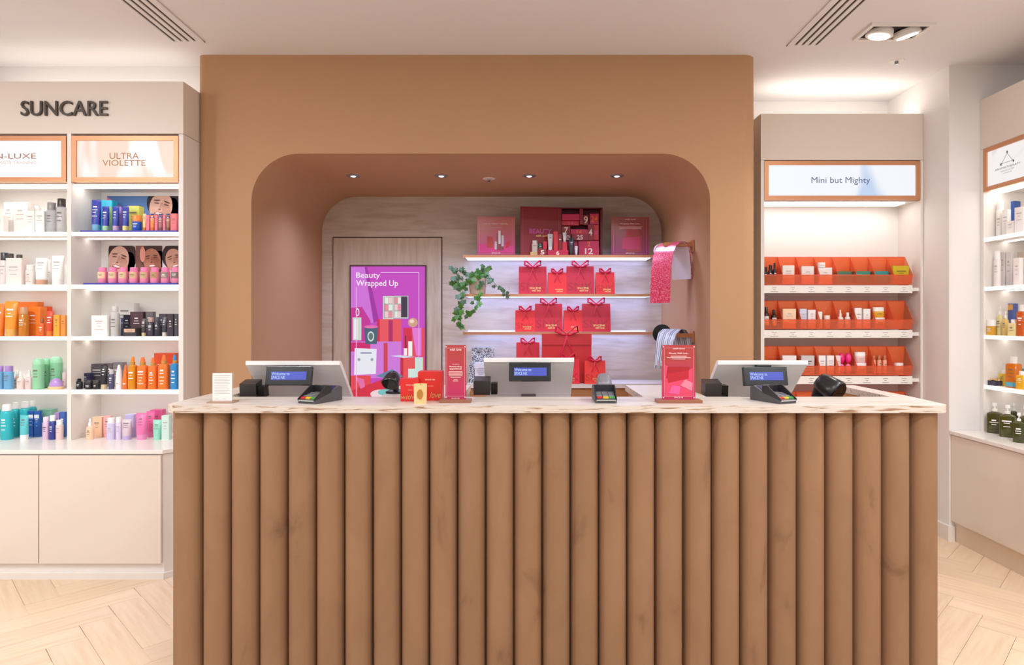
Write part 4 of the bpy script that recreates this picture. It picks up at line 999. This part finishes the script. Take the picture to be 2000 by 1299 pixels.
# ---- advent calendar
def calendar():
    Y = F/242.2+.045; s = S(Y); z = 1.966
    zx = lambda v: Kx(880+v/4, s); zz = lambda v: Kz(370+v/4, s)-z
    t = thing('advent_calendar', 'open dark red advent calendar box with numbered drawers on the top shelf', 'calendar', (0, Y, z))
    dk = mat((112, 16, 28), .5); dk2 = mat((132, 14, 34), .45)
    x0, x1, zt = zx(868), zx(1195), zz(132); dp = .10; y0 = .06
    fr = MB(); fr.box(x0, x1, y0+dp, y0+dp+.008, 0, zt); fr.box(x0, x1, y0, y0+dp, zt-.008, zt); fr.box(x0, x1, y0, y0+dp, 0, .006)
    fr.box(x1-.018, x1, y0, y0+dp, 0, zt); fr.box(x0, x0+.006, y0, y0+dp, 0, zt); fr.build('case', dk, t)
    # door leaf swung open towards the viewer
    xh = x0; xa = zx(545); L = math.hypot(xh-xa, .05)
    d = MB(); d.box(-L, 0, -.006, .006, 0, zt); ang = math.atan2(.05, xh-xa)
    door = d.build('door_leaf', mat((140, 18, 32), .45), t, loc=(xh, y0, 0), rot=(0, 0, ang))
    text('BEAUTY', mat((196, 60, 150), .35), -L*.78, -L*.24, zz(342), zz(305), y=-.0068, parent=door, bold=.02)
    text('with love', GOLD, -L*.62, -L*.34, zz(366), zz(350), y=-.0068, parent=door, shear=.3)
    bd = MB()
    for q in ((-L*.94, -L*.06, .02, .0215), (-L*.94, -L*.06, zt-.0215, zt-.02), (-L*.94, -L*.94+.0015, .02, zt-.02), (-L*.06-.0015, -L*.06, .02, zt-.02)): bd.box(q[0], q[1], -.0066, -.006, q[2], q[3])
    bd.build('printed_border', mat((176, 90, 70), .4), door)
    P, Rr, D = (206, 22, 84), (206, 26, 40), (150, 16, 40)
    W = mat((250, 230, 214), .4); MG = mat((226, 60, 150), .4); OR = mat((240, 120, 60), .4)
    for a, b_, c, d_, col, num, ink, out in (
        (874, 1010, 188, 235, P, None, None, .03), (874, 1010, 236, 272, Rr, '11', MG, .0), (1012, 1038, 146, 268, D, None, None, .03), (1040, 1085, 190, 268, D, '9', W, .0), (1092, 1166, 180, 262, P, '24', OR, .0),
        (874, 940, 280, 342, D, '7', W, .01), (942, 1076, 306, 345, P, '14', OR, .02), (1078, 1118, 266, 392, D, '4', W, .015), (1120, 1166, 266, 388, Rr, '20', MG, 0), (874, 946, 344, 394, D, '10', W, .01),
        (950, 1076, 347, 394, D, '25', W, .03), (874, 998, 396, 512, P, None, None, 0), (1002, 1166, 396, 446, P, '2', OR, .01), (1002, 1166, 448, 513, P, '12', W, .03)):
        xa, xb, za, zb = zx(a)+.0008, zx(b_)-.0008, max(.0065, zz(d_)), min(zz(c), zt-.009)
        q = bx(xa, xb, y0+.004-out, y0+dp-.002, za, zb).build('drawer', mat(col, .4), t)
        if num:
            wch = min((xb-xa)*.75, (zb-za)*.5*len(num)); xm = (xa+xb)/2; hm = min((zb-za)*.74, wch*1.4/len(num)*1.3); zm = (za+zb)/2
            text(num, ink, xm-wch/2, xm+wch/2, zm-hm/2, zm+hm/2, y=y0+.004-out-.0006, parent=q, bold=.02)
    # gifts set out in front
    yf = Y-.0; ws = ' before the open advent calendar'
    def gift(kind, a, b_, c, base, col, lab, dy, cap=None, **ex):
        s2 = S(Y+dy); X = Kx(880+(a+b_)/8, s2); wd = (b_-a)/4/s2; zb = z if base >= 508 else Kz(370+base/4, s2); h = Kz(370+c/4, s2)-zb
        product(kind, X, Y+dy, zb, wd, min(wd, .032), h, col, lab+ws, 'gifts before the advent calendar', cap=cap, **ex)
    gift('box', 622, 680, 490, 513, (206, 172, 110), 'gold block', -.01, lines=0)
    gift('tall', 634, 682, 400, 490, (206, 192, 174), 'beige compact bottle', -.01, cap=(214, 204, 190), lines=1)
    gift('box', 683, 752, 465, 513, (150, 20, 42), 'dark red box with number five', -.012, lines=0)
    gift('jar', 684, 719, 424, 465, (84, 96, 78), 'moss green jar', -.012, cap=(70, 84, 70), lines=1)
    gift('box', 723, 752, 408, 465, (214, 30, 56), 'small red box on dark red box', -.012, lines=0)
    gift('box', 757, 920, 475, 513, (200, 20, 70), 'wide crimson box with number six', -.012, lines=0)
    gift('tube', 758, 801, 348, 475, (206, 200, 194), 'silver tube', -.012, cap=(226, 222, 216), lines=1)
    gift('box', 803, 839, 330, 475, (220, 34, 50), 'tall narrow red box', -.012, lines=0)
    gift('box', 841, 869, 352, 475, (140, 20, 40), 'tall narrow maroon box', -.012, lines=1)
    gift('box', 872, 909, 413, 475, (214, 34, 60), 'short red box under white tube', -.012, lines=0)
    gift('tube', 876, 906, 337, 412.5, (232, 228, 224), 'small white tube', -.012, cap=(214, 206, 200), lines=1)
    gift('tube', 922, 966, 378, 512, (44, 48, 56), 'black tube', -.012, cap=(30, 30, 34), lines=2)
    gift('tube', 970, 994, 443, 512, (232, 228, 228), 'slim white tube', -.012, cap=(200, 196, 196), lines=1)
    s3 = S(Y-.03)
    for num, a, b_, c, d_ in (('5', 703, 733, 474, 508), ('6', 825, 850, 480, 511)):
        o = [q for q in COL.objects if q.parent is None and q.get('label', '').endswith(('number five' if num == '5' else 'number six')+ws)][0]
        dd = .016; text(num, W, Kx(880+a/4, s3)-o.location.x, Kx(880+b_/4, s3)-o.location.x, Kz(370+d_/4, s3)-o.location.z, Kz(370+c/4, s3)-o.location.z, y=-dd-.0008, parent=o, bold=.02)
calendar()

# ---- patterned boxes behind the middle till
PAT = streak('paisley_print', ((36, 38, 56), (40, 42, 60), (222, 224, 232)), (70, 70, 70), ramp=(.2, .49, .51), detail=1.5, distort=2.5)
def patterned(x0, x1, yt, yb_, Y, label, m, sheet=False, on=None):
    s = S(Y); z = on if on is not None else BT; h = Kz(yt, s)-z
    t = thing('patterned_box', label, 'box', (Kx((x0+x1)/2, s), Y, z)); w2 = (x1-x0)/s/2
    bx(-w2, w2, 0, .09, 0, h*.72).build('box_base', m, t); bx(-w2-.002, w2+.002, -.002, .092, h*.722, h).build('lid', m, t)
    return t
patterned(922, 964, 679, 0, yB+.14, 'tall navy and white paisley box on the niche cabinet', PAT)
patterned(916, 926, 712, 0, yB+.02, 'narrow black and white paisley box on the niche cabinet', PAT)
t = patterned(927, 952, 709, 0, yB+.02, 'white box with small grey lettering by the paisley boxes', mat((214, 212, 222), .5))
m = MB()
for k, ww in enumerate((.02, .03, .034, .024)): m.box(-ww, ww, -.0035, -.0021, .07+.016*k, .074+.016*k)
m.build('printed_lines', mat((150, 150, 160), .6), t)['kind'] = 'stuff'

# ---- pot of trailing ivy
def ivy():
    s = 240; Y = F/s; z = 1.652
    t = thing('potted_ivy', 'trailing green ivy in a beige pot on the middle niche shelf', 'plant', (Kx(933, s), Y, z))
    cx = Kx(933, s)
    MB().loft([(.062, .052, 0, 5), (.074, .06, .12, 5), (.074, .06, .128, 5), (.066, .053, .128, 5), (.06, .05, .11, 5)], 20).build('pot', mat((186, 158, 134), .6, vary=.06), t, smooth=40)
    MB().loft([(.064, .052, .10, 5), (.064, .052, .116, 5)], 20).build('soil', mat((62, 46, 36), .9), t)
    gm = [streak('ivy_leaf', (a, b, c), (60, 60, 60), rough=.45, ramp=(.3, .5, .7), random_tone=.25) for a, b, c in (((44, 92, 34), (72, 128, 44), (96, 150, 60)), ((62, 96, 70), (86, 122, 92), (120, 150, 116)))]
    def leafmesh():
        out = [(0, -.1), (.32, -.28), (.5, .02), (.42, .2), (.66, .42), (.3, .52), (.0, 1.0), (-.3, .52), (-.66, .42), (-.42, .2), (-.5, .02), (-.32, -.28)]
        v = [(0, 0, .0)]+[(x, y, -.28*abs(x)-.12*y*y) for x, y in out]+[(0, 0, -.03)]+[(x, y, -.28*abs(x)-.12*y*y-.03) for x, y in out]
        n = 12; f = [(0, 1+i, 1+(i+1) % n) for i in range(n)]+[(n+1, n+2+(i+1) % n, n+2+i) for i in range(n)]+[(1+i, n+2+i, n+2+(i+1) % n, 1+(i+1) % n) for i in range(n)]
        return MB().add(v, f)
    rl = random.Random(11); bases = []
    for g in gm: bases.append(leafmesh().build('leaf', g, t))
    used = [0, 0]
    def leaf(p, size, kind):
        if used[kind] == 0: o = bases[kind]
        else: o = bpy.data.objects.new('leaf', bases[kind].data); COL.objects.link(o); o.parent = t
        used[kind] += 1
        o.location = p; o.scale = (size,)*3
        o.rotation_euler = (PI/2+rl.uniform(-.5, .7), rl.uniform(-.6, .6), rl.uniform(-.6, .6)); o.rotation_euler.rotate_axis('Z', PI+rl.uniform(-1.0, 1.0))
    def q(zx, zy, dy): # point from the close view of the plant
        Yp = Y+dy; sp = S(Yp); return (Kx(640+zx*320/1188, sp)-cx, dy, Kz(450+zy*350/1299, sp)-z)
    stems = [([(1090, 330, -.02), (1030, 340, -.07), (985, 400, -.10), (970, 480, -.13), (965, 560, -.14), (940, 630, -.14), (955, 710, -.14)], 34, .042, 0),
             ([(1090, 330, -.02), (1095, 350, -.08), (1105, 430, -.13), (1085, 500, -.14), (1065, 580, -.14), (1005, 640, -.14)], 20, .040, 0),
             ([(1080, 330, .0), (1000, 300, -.05), (930, 290, -.06), (890, 270, -.06)], 14, .038, 1),
             ([(1080, 330, .0), (990, 330, -.05), (910, 350, -.06), (885, 380, -.06)], 14, .038, 1),
             ([(1090, 330, .0), (1130, 280, -.04), (1165, 265, -.06)], 9, .042, 0),
             ([(1095, 330, -.02), (1170, 320, -.06), (1200, 370, -.10), (1240, 420, -.14), (1280, 455, -.14), (1300, 480, -.14)], 18, .034, 1),
             ([(1070, 330, .0), (960, 400, -.05), (950, 380, -.07), (930, 410, -.08)], 14, .040, 1)]
    for pts, n, sz, kd in stems:
        P = [Vector(q(*p)) for p in pts]
        MB().tube([tuple(p) for p in P], .0022, 5).build('stem', mat((92, 100, 56), .6), t)
        for k in range(n):
            f = (k+.7)/n*(len(P)-1); i = min(int(f), len(P)-2); p = P[i].lerp(P[i+1], f-i)
            leaf((p.x+rl.uniform(-.028, .028), p.y+rl.uniform(-.025, .01), p.z+rl.uniform(-.02, .025)), sz*rl.uniform(.75, 1.15), kd if rl.random() < .8 else 1-kd)
    for k in range(30):
        a = rl.uniform(0, 2*PI); rr = rl.uniform(.01, .075); leaf((rr*math.cos(a), rr*math.sin(a)*.7-.015, .13+rl.uniform(0, .045)), .04*rl.uniform(.8, 1.2), 0)
ivy()

# ------------------------------------------------------------------ wrapping paper and ribbons on pegs
def pegs():
    xr = Kx(1387, 311)
    def peg(px, py, s, label):
        t = thing('wooden_peg', label, 'peg', (xr, F/s, Kz(py, s)))
        X = Kx(px, s)-xr
        bx(X, -.001, -.02, .03, -.014, .014).build('arm', OAK_EDGE, t, bevel=.002); bx(-.012, -.0005, -.035, .045, -.05, .03).build('wall_plate', OAK_EDGE, t, bevel=.002)
    s1 = 283; Y1 = F/s1
    peg(1296, 478, s1, 'wooden peg holding the pink wrapping sheet'); peg(1300, 655, s1, 'wooden peg holding the striped grey ribbons')
    # pink sheet draped over the upper peg: arch in XZ, width along Y
    t = thing('wrapping_sheet', 'pink glitter wrapping sheet with white inside draped over the upper peg', 'wrapping paper', (Kx(1318, s1)-.03, Y1, 0), math.radians(38))
    prof = [(1287, 597), (1288, 560), (1290, 530), (1296, 503), (1306, 487), (1320, 478.5), (1333, 478), (1343, 486), (1349, 502), (1352, 525), (1353, 548)]
    def surf(off, y0, y1, n=5): return [[(Kx(px, s1)-Kx(1318, s1), y0+(y1-y0)*j/n, Kz(py, s1)+.016+off) for j in range(n+1)] for px, py in prof]
    glit = streak('glitter', ((204, 24, 70), (226, 60, 104), (252, 196, 210)), (60, 160, 160), rough=.3, ramp=(.3, .52, .72), detail=3)
    MB().sheet(surf(.0, -.085, .085), .003).build('outer_paper', glit, t, smooth=60)
    MB().sheet([[(x+(.004 if i < 4 else 0)-(.004 if i > 7 else 0), y, z-.004) for x, y, z in r] for i, r in enumerate(surf(0, -.082, .082))], .002).build('inner_lining', mat((232, 226, 236), .5), t, smooth=60)
    # roll end behind
    t2 = thing('paper_roll', 'pale pink paper roll end beside the pink wrapping sheet', 'paper roll', (Kx(1290, 272), F/272, Kz(490, 272)), 0)
    MB().loft([(.05, .05, 0), (.05, .05, .05)], 26).build('roll', mat((226, 190, 200), .5), t2, smooth=40, rot=(PI/2, 0, 0)); MB().loft([(.016, .016, -.001), (.016, .016, .052)], 16).build('core', mat((170, 130, 110), .7), t2, smooth=40, rot=(PI/2, 0, 0))
    # black spool and grey ribbons
    t3 = thing('ribbon_spool', 'black round spool behind the striped grey ribbons', 'spool', (Kx(1293, 272), F/272, Kz(652, 272)))
    MB().loft([(.068, .068, 0), (.068, .068, .006)], 30).build('flange', BLACK, t3, smooth=40, rot=(PI/2, 0, 0)); MB().loft([(.03, .03, .0), (.03, .03, .05)], 18).build('hub', DARK, t3, smooth=40, rot=(PI/2, 0, 0))
    names = ['first', 'second', 'third', 'fourth', 'fifth', 'sixth', 'seventh', 'eighth', 'ninth']
    for k in range(9):
        y0 = -.08+.018*k; xo = Kx(1314, s1); c = ((150, 158, 180), (206, 212, 226), (120, 126, 146))[k % 3]
        r = thing('ribbon', '%s grey blue ribbon from the front over the lower peg' % names[k], 'ribbon', (Kx(1314, s1), Y1, 0), math.radians(38), group='ribbons over the lower peg')
        pr = [(1275+k*1.0-(4 if k < 4 else -2), 712+(k % 3)*6), (1283+k*.7, 695), (1288+k*.5, 672), (1298, 656), (1312, 648), (1326, 649.5), (1337, 660), (1342, 680), (1344, 700-k)]
        MB().sheet([[(Kx(px, s1)-xo, y0, Kz(py, s1)+.018), (Kx(px, s1)-xo, y0+.017, Kz(py, s1)+.018)] for px, py in pr], .0015).build('band', mat(c, .3), r, smooth=60)
        MB().sheet([[(Kx(px, s1)-xo-.0015, y0+.006, Kz(py, s1)+.0197), (Kx(px, s1)-xo-.0015, y0+.011, Kz(py, s1)+.0197)] for px, py in pr], .0008).build('stripe', mat((236, 238, 244), .3), r, smooth=60)
pegs()

# ------------------------------------------------------------------ tills
def rotpts(mb, ang, o=(0, 0, 0)):
    c, q = math.cos(ang), math.sin(ang)
    mb.v = [(x+o[0], y*c-z*q+o[1], y*q+z*c+o[2]) for x, y, z in mb.v]; return mb
def till(x0, x1, yt, disp, label, ro=.045):
    s = 431.0; Y = F/s; zt = Kz(yt, s); X = Kx((x0+x1)/2, s); w2 = (x1-x0)/s/2; zb = .901
    t = thing('till_monitor', label, 'till', (X, Y, zb), group='tills on the counter')
    h = zt-zb; L = .30; ang = math.radians(47)
    up = mat((240, 238, 234), .35, vary=.02); gr = mat((238, 236, 233), .32, vary=.03)
    # slab leaning towards the customer side: local z runs down the back
    dy, dz = math.sin(ang), math.cos(ang); th = .024
    a = (0, h); b_ = (L*dy, h-L*dz)
    n = (dz*th, dy*th)
    mb = MB(); mb.prism([(a[0], a[1]-.014), (a[0]+.004, a[1]), (a[0]+n[0]+.006, a[1]+.001), (b_[0]+n[0], b_[1]+n[1]), (b_[0], b_[1])], 'x', -w2, w2)
    mb.build('screen_housing', gr, t, bevel=.003, smooth=30)
    bx(-w2+.001, w2-.001, -.0022, .010, h-.017, h+.0022).build('top_rim', up, t, bevel=.002)
    MB().loft([(.10, .08, 0), (.10, .08, .012), (.04, .035, .02)], 22, cy=.22).build('foot', GREYM, t, smooth=40)
    MB().prism([(.20, .015), (.26, .015), (b_[0]*.9+.04, h-L*dz*.9+.03), (b_[0]*.7+.04, h-L*dz*.7+.03)], 'x', -.035, .035).build('neck', GREYM, t)
    # customer display
    d0, d1, e0, e1 = disp; ys = Y-.045; s2 = S(ys); dw = (d1-d0)/s2/2; dh = (e1-e0)/s2; cx = Kx((d0+d1)/2, s2)-X
    dm = rotpts(MB().box(-dw, dw, 0, .03, 0, dh/.97), -.24, (cx, -.055, Kz(e1, s2)-zb))
    cd = dm.build('customer_display', mat((26, 24, 26), .22), t, bevel=.002)
    lcd = rotpts(MB().box(-dw*.76, dw*.80, -.0012, 0, dh*.28, dh*.74), -.24, (cx, -.055, Kz(e1, s2)-zb)).build('display_screen', mat((64, 84, 214), .3, emit=.9, screen=True), cd)
    for w_, xa, xb, za, zb_ in (('Welcome to', -.74, .06, .54, .70), ('SPACE NK', -.74, -.12, .32, .50)):
        o = text(w_, mat((196, 222, 255), .4, emit=1.0, screen=True), dw*xa, dw*xb, dh*za, dh*zb_, y=-.002, bold=.01, parent=cd)
        mm = MB(); mm.v = [tuple(v.co) for v in o.data.vertices]; rotpts(mm, -.24, (cx, -.055, Kz(e1, s2)-zb))
        for v, p in zip(o.data.vertices, mm.v): v.co = p
    bx(cx-.03, cx+.03, -.03, .02, h-.035, h-.018).build('display_bracket', BLACK, t)
    # side card reader
    r = MB(); r.prism([(-.02, h-.10), (.05, h-.085), (.055, h-.15), (-.015, h-.165)], 'x', -w2-ro, -w2-ro+.075); rd = r.build('card_reader', mat((52, 46, 44), .4), t, bevel=.002)
    MB().prism([(-.01, h-.112), (.04, h-.11), (.05, h-.16), (-.005, h-.163)], 'x', -w2-ro+.079, -w2-ro+.107).build('reader_arm', BLACK, rd)
till(479.5, 664, 706, (519, 607, 716, 751.5), 'white till monitor seen from behind, nearest the sun care shelves', .020)
till(944.5, 1121.5, 700, (994, 1076, 708.5, 743.5), 'white till monitor seen from behind, middle of the counter')
till(1402, 1578, 705, (1454, 1538, 717, 752), 'white till monitor seen from behind, nearest the orange trays', .062)

def terminal(xc, yb, wpx, Y, rot, label):
    s = S(Y); X = Kx(xc, s)
    t = thing('card_terminal', label, 'card terminal', (X, Y, CT), rot, 'card terminals on the worktop')
    w2 = .043; g = mat((78, 76, 80), .4, vary=.04); L = .165
    MB().prism([(0, 0), (L, 0), (L, .055), (L-.02, .062), (.085, .036), (.0, .016)], 'x', -w2, w2).build('body', g, t, bevel=.004, smooth=30)
    sh = MB()
    for sx in (-1, 1):
        sh.prism([(-.002, .012), (.095, .036), (.095, .064), (.07, .068), (-.002, .020)], 'x', sx*w2-(.0 if sx < 0 else .004), sx*w2+(.004 if sx < 0 else 0))
    sh.box(-w2, w2, .092, .097, .038, .066); sh.build('privacy_shield', mat((40, 38, 42), .35), t, bevel=.001)
    slot = bx(-w2*.8, w2*.8, -.0015, .004, .006, .009).build('card_slot', mat((20, 20, 22), .4), t)
    bx(-w2*.9, w2*.9, -.001, .003, .0095, .0145).build('slot_lip', mat((170, 168, 162), .4), t)
    a = math.atan2(.02, .085)
    for r in range(4):
        for c in range(3):
            col = ((206, 40, 44), (232, 190, 40), (70, 160, 70))[c] if r == 0 else (120, 120, 124)
            y = .014+.017*r; zc = .0165+.235*y
            bx(-.011, .011, -.006, .006, 0, .006).build('key', mat(col, .45), t, loc=((c-1)*.025, y, zc-.001), rot=(a, 0, 0))
    MB().add([(-w2*.75, .106, .0455), (w2*.75, .106, .0455), (w2*.75, .138, .0588), (-w2*.75, .138, .0588), (-w2*.75, .106, .0475), (w2*.75, .106, .0475), (w2*.75, .138, .0608), (-w2*.75, .138, .0608)],
             [(0, 3, 2, 1), (4, 5, 6, 7), (0, 1, 5, 4), (2, 3, 7, 6), (1, 2, 6, 5), (3, 0, 4, 7)]).build('screen', mat((36, 44, 92), .12), t)
terminal(598, 788, 48, YC+.045, -.42, 'grey card terminal before the first till')
terminal(1184, 785, 48, YC+.06, -.02, 'grey card terminal facing straight out beside the middle till')
terminal(1540, 786, 48, YC+.05, .42, 'grey card terminal before the third till')

def scanner(x0, x1, yt, Y, aim, label, cap=(30, 28, 30), zb=.901):
    """Gun scanner resting on a stand: flared barrel, dark window, handle."""
    s = S(Y); h = Kz(yt, s)-zb; k = (x1-x0)/s/.082
    t = thing('barcode_scanner', label, 'scanner', (Kx((x0+x1)/2, s), Y, zb))
    d = Vector(aim).normalized(); q = Vector((0, 0, 1)).rotation_difference(d).to_matrix()
    c = Vector((-d.x*.012*k, .0, h-.040*k))
    def turn(mb): mb.v = [tuple(q @ Vector(v)+c) for v in mb.v]; return mb
    sh = mat(cap, .28); bk = mat((24, 22, 24), .4)
    turn(MB().loft([(.010*k, .010*k, -.036*k), (.026*k, .024*k, -.030*k), (.034*k, .030*k, -.012*k), (.037*k, .033*k, .012*k), (.041*k, .036*k, .032*k), (.038*k, .033*k, .036*k)], 20, 2.6)).build('barrel', sh, t, smooth=50)
    turn(MB().loft([(.034*k, .029*k, .0362*k), (.034*k, .029*k, .0375*k)], 20, 2.6)).build('scan_window', mat((8, 8, 10), .08), t)
    top = c-d*.018*k; MB().tube([tuple(top), tuple(top+Vector((-d.x*.03, .022, -min(.06, h*.3)))), (-d.x*.06, .045, min(.06, h*.35)), (-d.x*.06, .045, .012)], [.02*k, .017*k, .015*k, .015*k], 12).build('handle', bk, t, smooth=50)
    MB().loft([(.045, .04, 0), (.045, .04, .008), (.026, .024, .016)], 20, cx=-d.x*.06, cy=.045).build('stand', BLACK, t, smooth=40)
scanner(748, 782, 724, 2.87, (-.15, -.75, -.6), 'black barcode scanner between the first till and the gold candle', zb=CT)
scanner(1163, 1196, 728, 2.88, (0, -.45, -.9), 'grey-topped barcode scanner behind the middle card terminal', (128, 126, 134))
scanner(1594, 1648, 729, 2.90, (.5, -.7, -.5), 'large black barcode scanner at the counter end by the orange trays')

# ------------------------------------------------------------------ small things on the worktop
def counter_bits():
    Y = YC+.09; s = S(Y)
    t = thing('notice_stand', 'small white printed notice in a clear stand at the counter end', 'sign', (Kx(434, s), Y, CT))
    w2 = 19/s; h = Kz(729, s)-CT
    bx(-w2-.01, w2+.014, -.03, .035, 0, .006).build('base', mat((172, 140, 118), .4), t, bevel=.001)
    c = bx(-w2, w2, 0, .003, .0065, h).build('notice', mat((240, 234, 230), .5), t)
    m = MB()
    for k in range(11): m.box(-w2*.8, w2*rp.uniform(.5, .8), -.0006, 0, h*.30+k*h*.055, h*.30+k*h*.055+.0016)
    m.box(-w2*.85, w2*.85, -.0006, 0, h*.92, h*.92+.002); m.box(-w2*.7, -w2*.4, -.0006, 0, h*.12, h*.13); m.box(w2*.1, w2*.4, -.0006, 0, h*.12, h*.13)
    m.build('printed_lines', mat((196, 186, 182), .6), c)['kind'] = 'stuff'
    ac = acrylic('clear_acrylic', (246, 246, 246), .9); m = MB(); m.box(w2+.0005, w2+.004, -.002, .01, .0065, h*1.01); m.box(-w2, w2, .0035, .006, .0065, h*1.01); m.build('clear_holder', ac, t)
    # red candle boxes and gold candle
    for x0, x1, yt, dy, lab, wd in ((782, 818, 740, .05, 'small red candle box behind the gold candle', 'with l'), (816, 863, 726, .075, 'larger red candle box behind the gold candle', 'love')):
        Y = YC+.07+dy; s = S(Y); h = Kz(yt, s)-CT; w2 = (x1-x0)/s/2
        t = thing('candle_box', lab, 'box', (Kx((x0+x1)/2, s), Y, CT)); red = mat((214, 40, 34), .4, vary=.03)
        MB().box(-w2, w2, 0, w2*1.5, 0, h*.97).build('box_body', red, t, bevel=.002); bx(-w2*.98, w2*.98, .001, w2*1.5-.001, h*.971, h).build('lid', red, t, bevel=.001)
        text('SPACE NK', mat((244, 214, 196), .4), -w2*.4, w2*.45, h*.70, h*.75, y=-.0006, parent=t, bold=.01); text(wd, GOLD, -w2*.9 if wd != 'love' else 0, w2*.9, h*.10, h*.30, y=-.0006, parent=t, shear=.35)
        m = MB(); m.box(-w2*.2, w2*.3, -.0006, 0, h*.5, h*.51); m.build('printed_line', mat((244, 190, 176), .5), t)
    Y = YC+.065; s = S(Y); h = Kz(750, s)-CT; r = 13/s
    t = thing('candle', 'ribbed gold candle tumbler on the worktop', 'candle', (Kx(821, s), Y, CT))
    v = []; n = 48
    for z_ in (0, h):
        for k in range(n):
            rr = r*(.93 if z_ == 0 else 1)*(1 if k % 2 else .94); v.append((rr*math.cos(2*PI*k/n), rr*math.sin(2*PI*k/n), z_))
    MB().add(v, [(k, (k+1) % n, n+(k+1) % n, n+k) for k in range(n)]+[list(range(n))[::-1]]).build('tumbler', mat((240, 208, 150), .35, .15), t)
    MB().loft([(r*.9, r*.9, h*.8), (r*.9, r*.9, h*.86)], 24).build('wax', mat((240, 226, 196), .6), t); MB().tube([(0, 0, h*.86), (.001, 0, h*1.02)], .0012, 5).build('wick', BLACK, t)
    m = MB(); m.add([(.012*math.cos(2*PI*k/14)+.003, -r-.0012, h*.5+.02*math.sin(2*PI*k/14)) for k in range(14)], [list(range(14))]); m.build('printed_mark', mat((196, 140, 66), .35, .4), t)
counter_bits()

# ------------------------------------------------------------------ ceiling fittings
def ceiling_bits():
    for X0, X1, Ye, lab in ((-2.115, -1.90, F/326.5, 'slotted white air vent in the ceiling over the sun care side'), (1.60, 1.815, F/322, 'slotted white air vent in the ceiling beside the spotlight box')):
        t = thing('air_vent', lab, 'air vent', (0, 0, CEIL_Z)); y0 = 2.6
        wd = X1-X0; slots = [X0+wd*(.21+.19*k) for k in range(4)]; e = .008
        bx(X0+.01, X1-.01, y0, Ye-.02, -.0015, -.0005).build('dark_throat', mat((70, 52, 42), .8), t)
        edges = [X0]+[q for sl in slots for q in (sl-e, sl+e)]+[X1]
        for k in range(0, len(edges), 2): bx(edges[k], edges[k+1], y0, Ye, -.008, -.0016).build('slat', CEIL, t)
        bx(X0, X1, Ye-.02, Ye+.002, -.0081, -.0003).build('end_cap', CEIL, t)
    # recessed twin spotlight
    xa, xb, ya, yb2 = 1.975, 2.29, 3.60, 3.77
    t = thing('twin_spotlight', 'recessed dark box with two white spotlights in the ceiling', 'ceiling light', (0, 0, CEIL_Z))
    f = MB(); e = .022
    for q in ((xa-e, xb+e, ya-e, ya), (xa-e, xb+e, yb2, yb2+e), (xa-e, xa, ya, yb2), (xb, xb+e, ya, yb2)): f.box(q[0], q[1], q[2], q[3], -.014, -.0003)
    f.build('trim_frame', WHITE, t)
    bx(xa, xb, ya, yb2, -.004, -.0004).build('dark_recess', mat((34, 30, 30), .6), t)
    for k, (X, ry) in enumerate(((xa+.085, .25), (xb-.085, -.5))):
        hd = MB().loft([(.068, .068, -.010), (.072, .072, -.02), (.072, .072, -.045), (.066, .066, -.047)], 24).build('spot_head', WHITE, t, smooth=40)
        hd.location = (X, (ya+yb2)/2, .016); hd.rotation_euler = (.1, ry*.55, 0)
        MB().loft([(.055, .055, -.0474), (.055, .055, -.050)], 22).build('lens', mat((255, 250, 244), .4, emit=7), hd)
    lamp('twin_spot_light', 'SPOT', (2.13, 3.68, CEIL_Z-.09), 55, (1, .95, .88), .05, rot=(-.3, .25, 0), spot=110, blend=.8)
ceiling_bits()
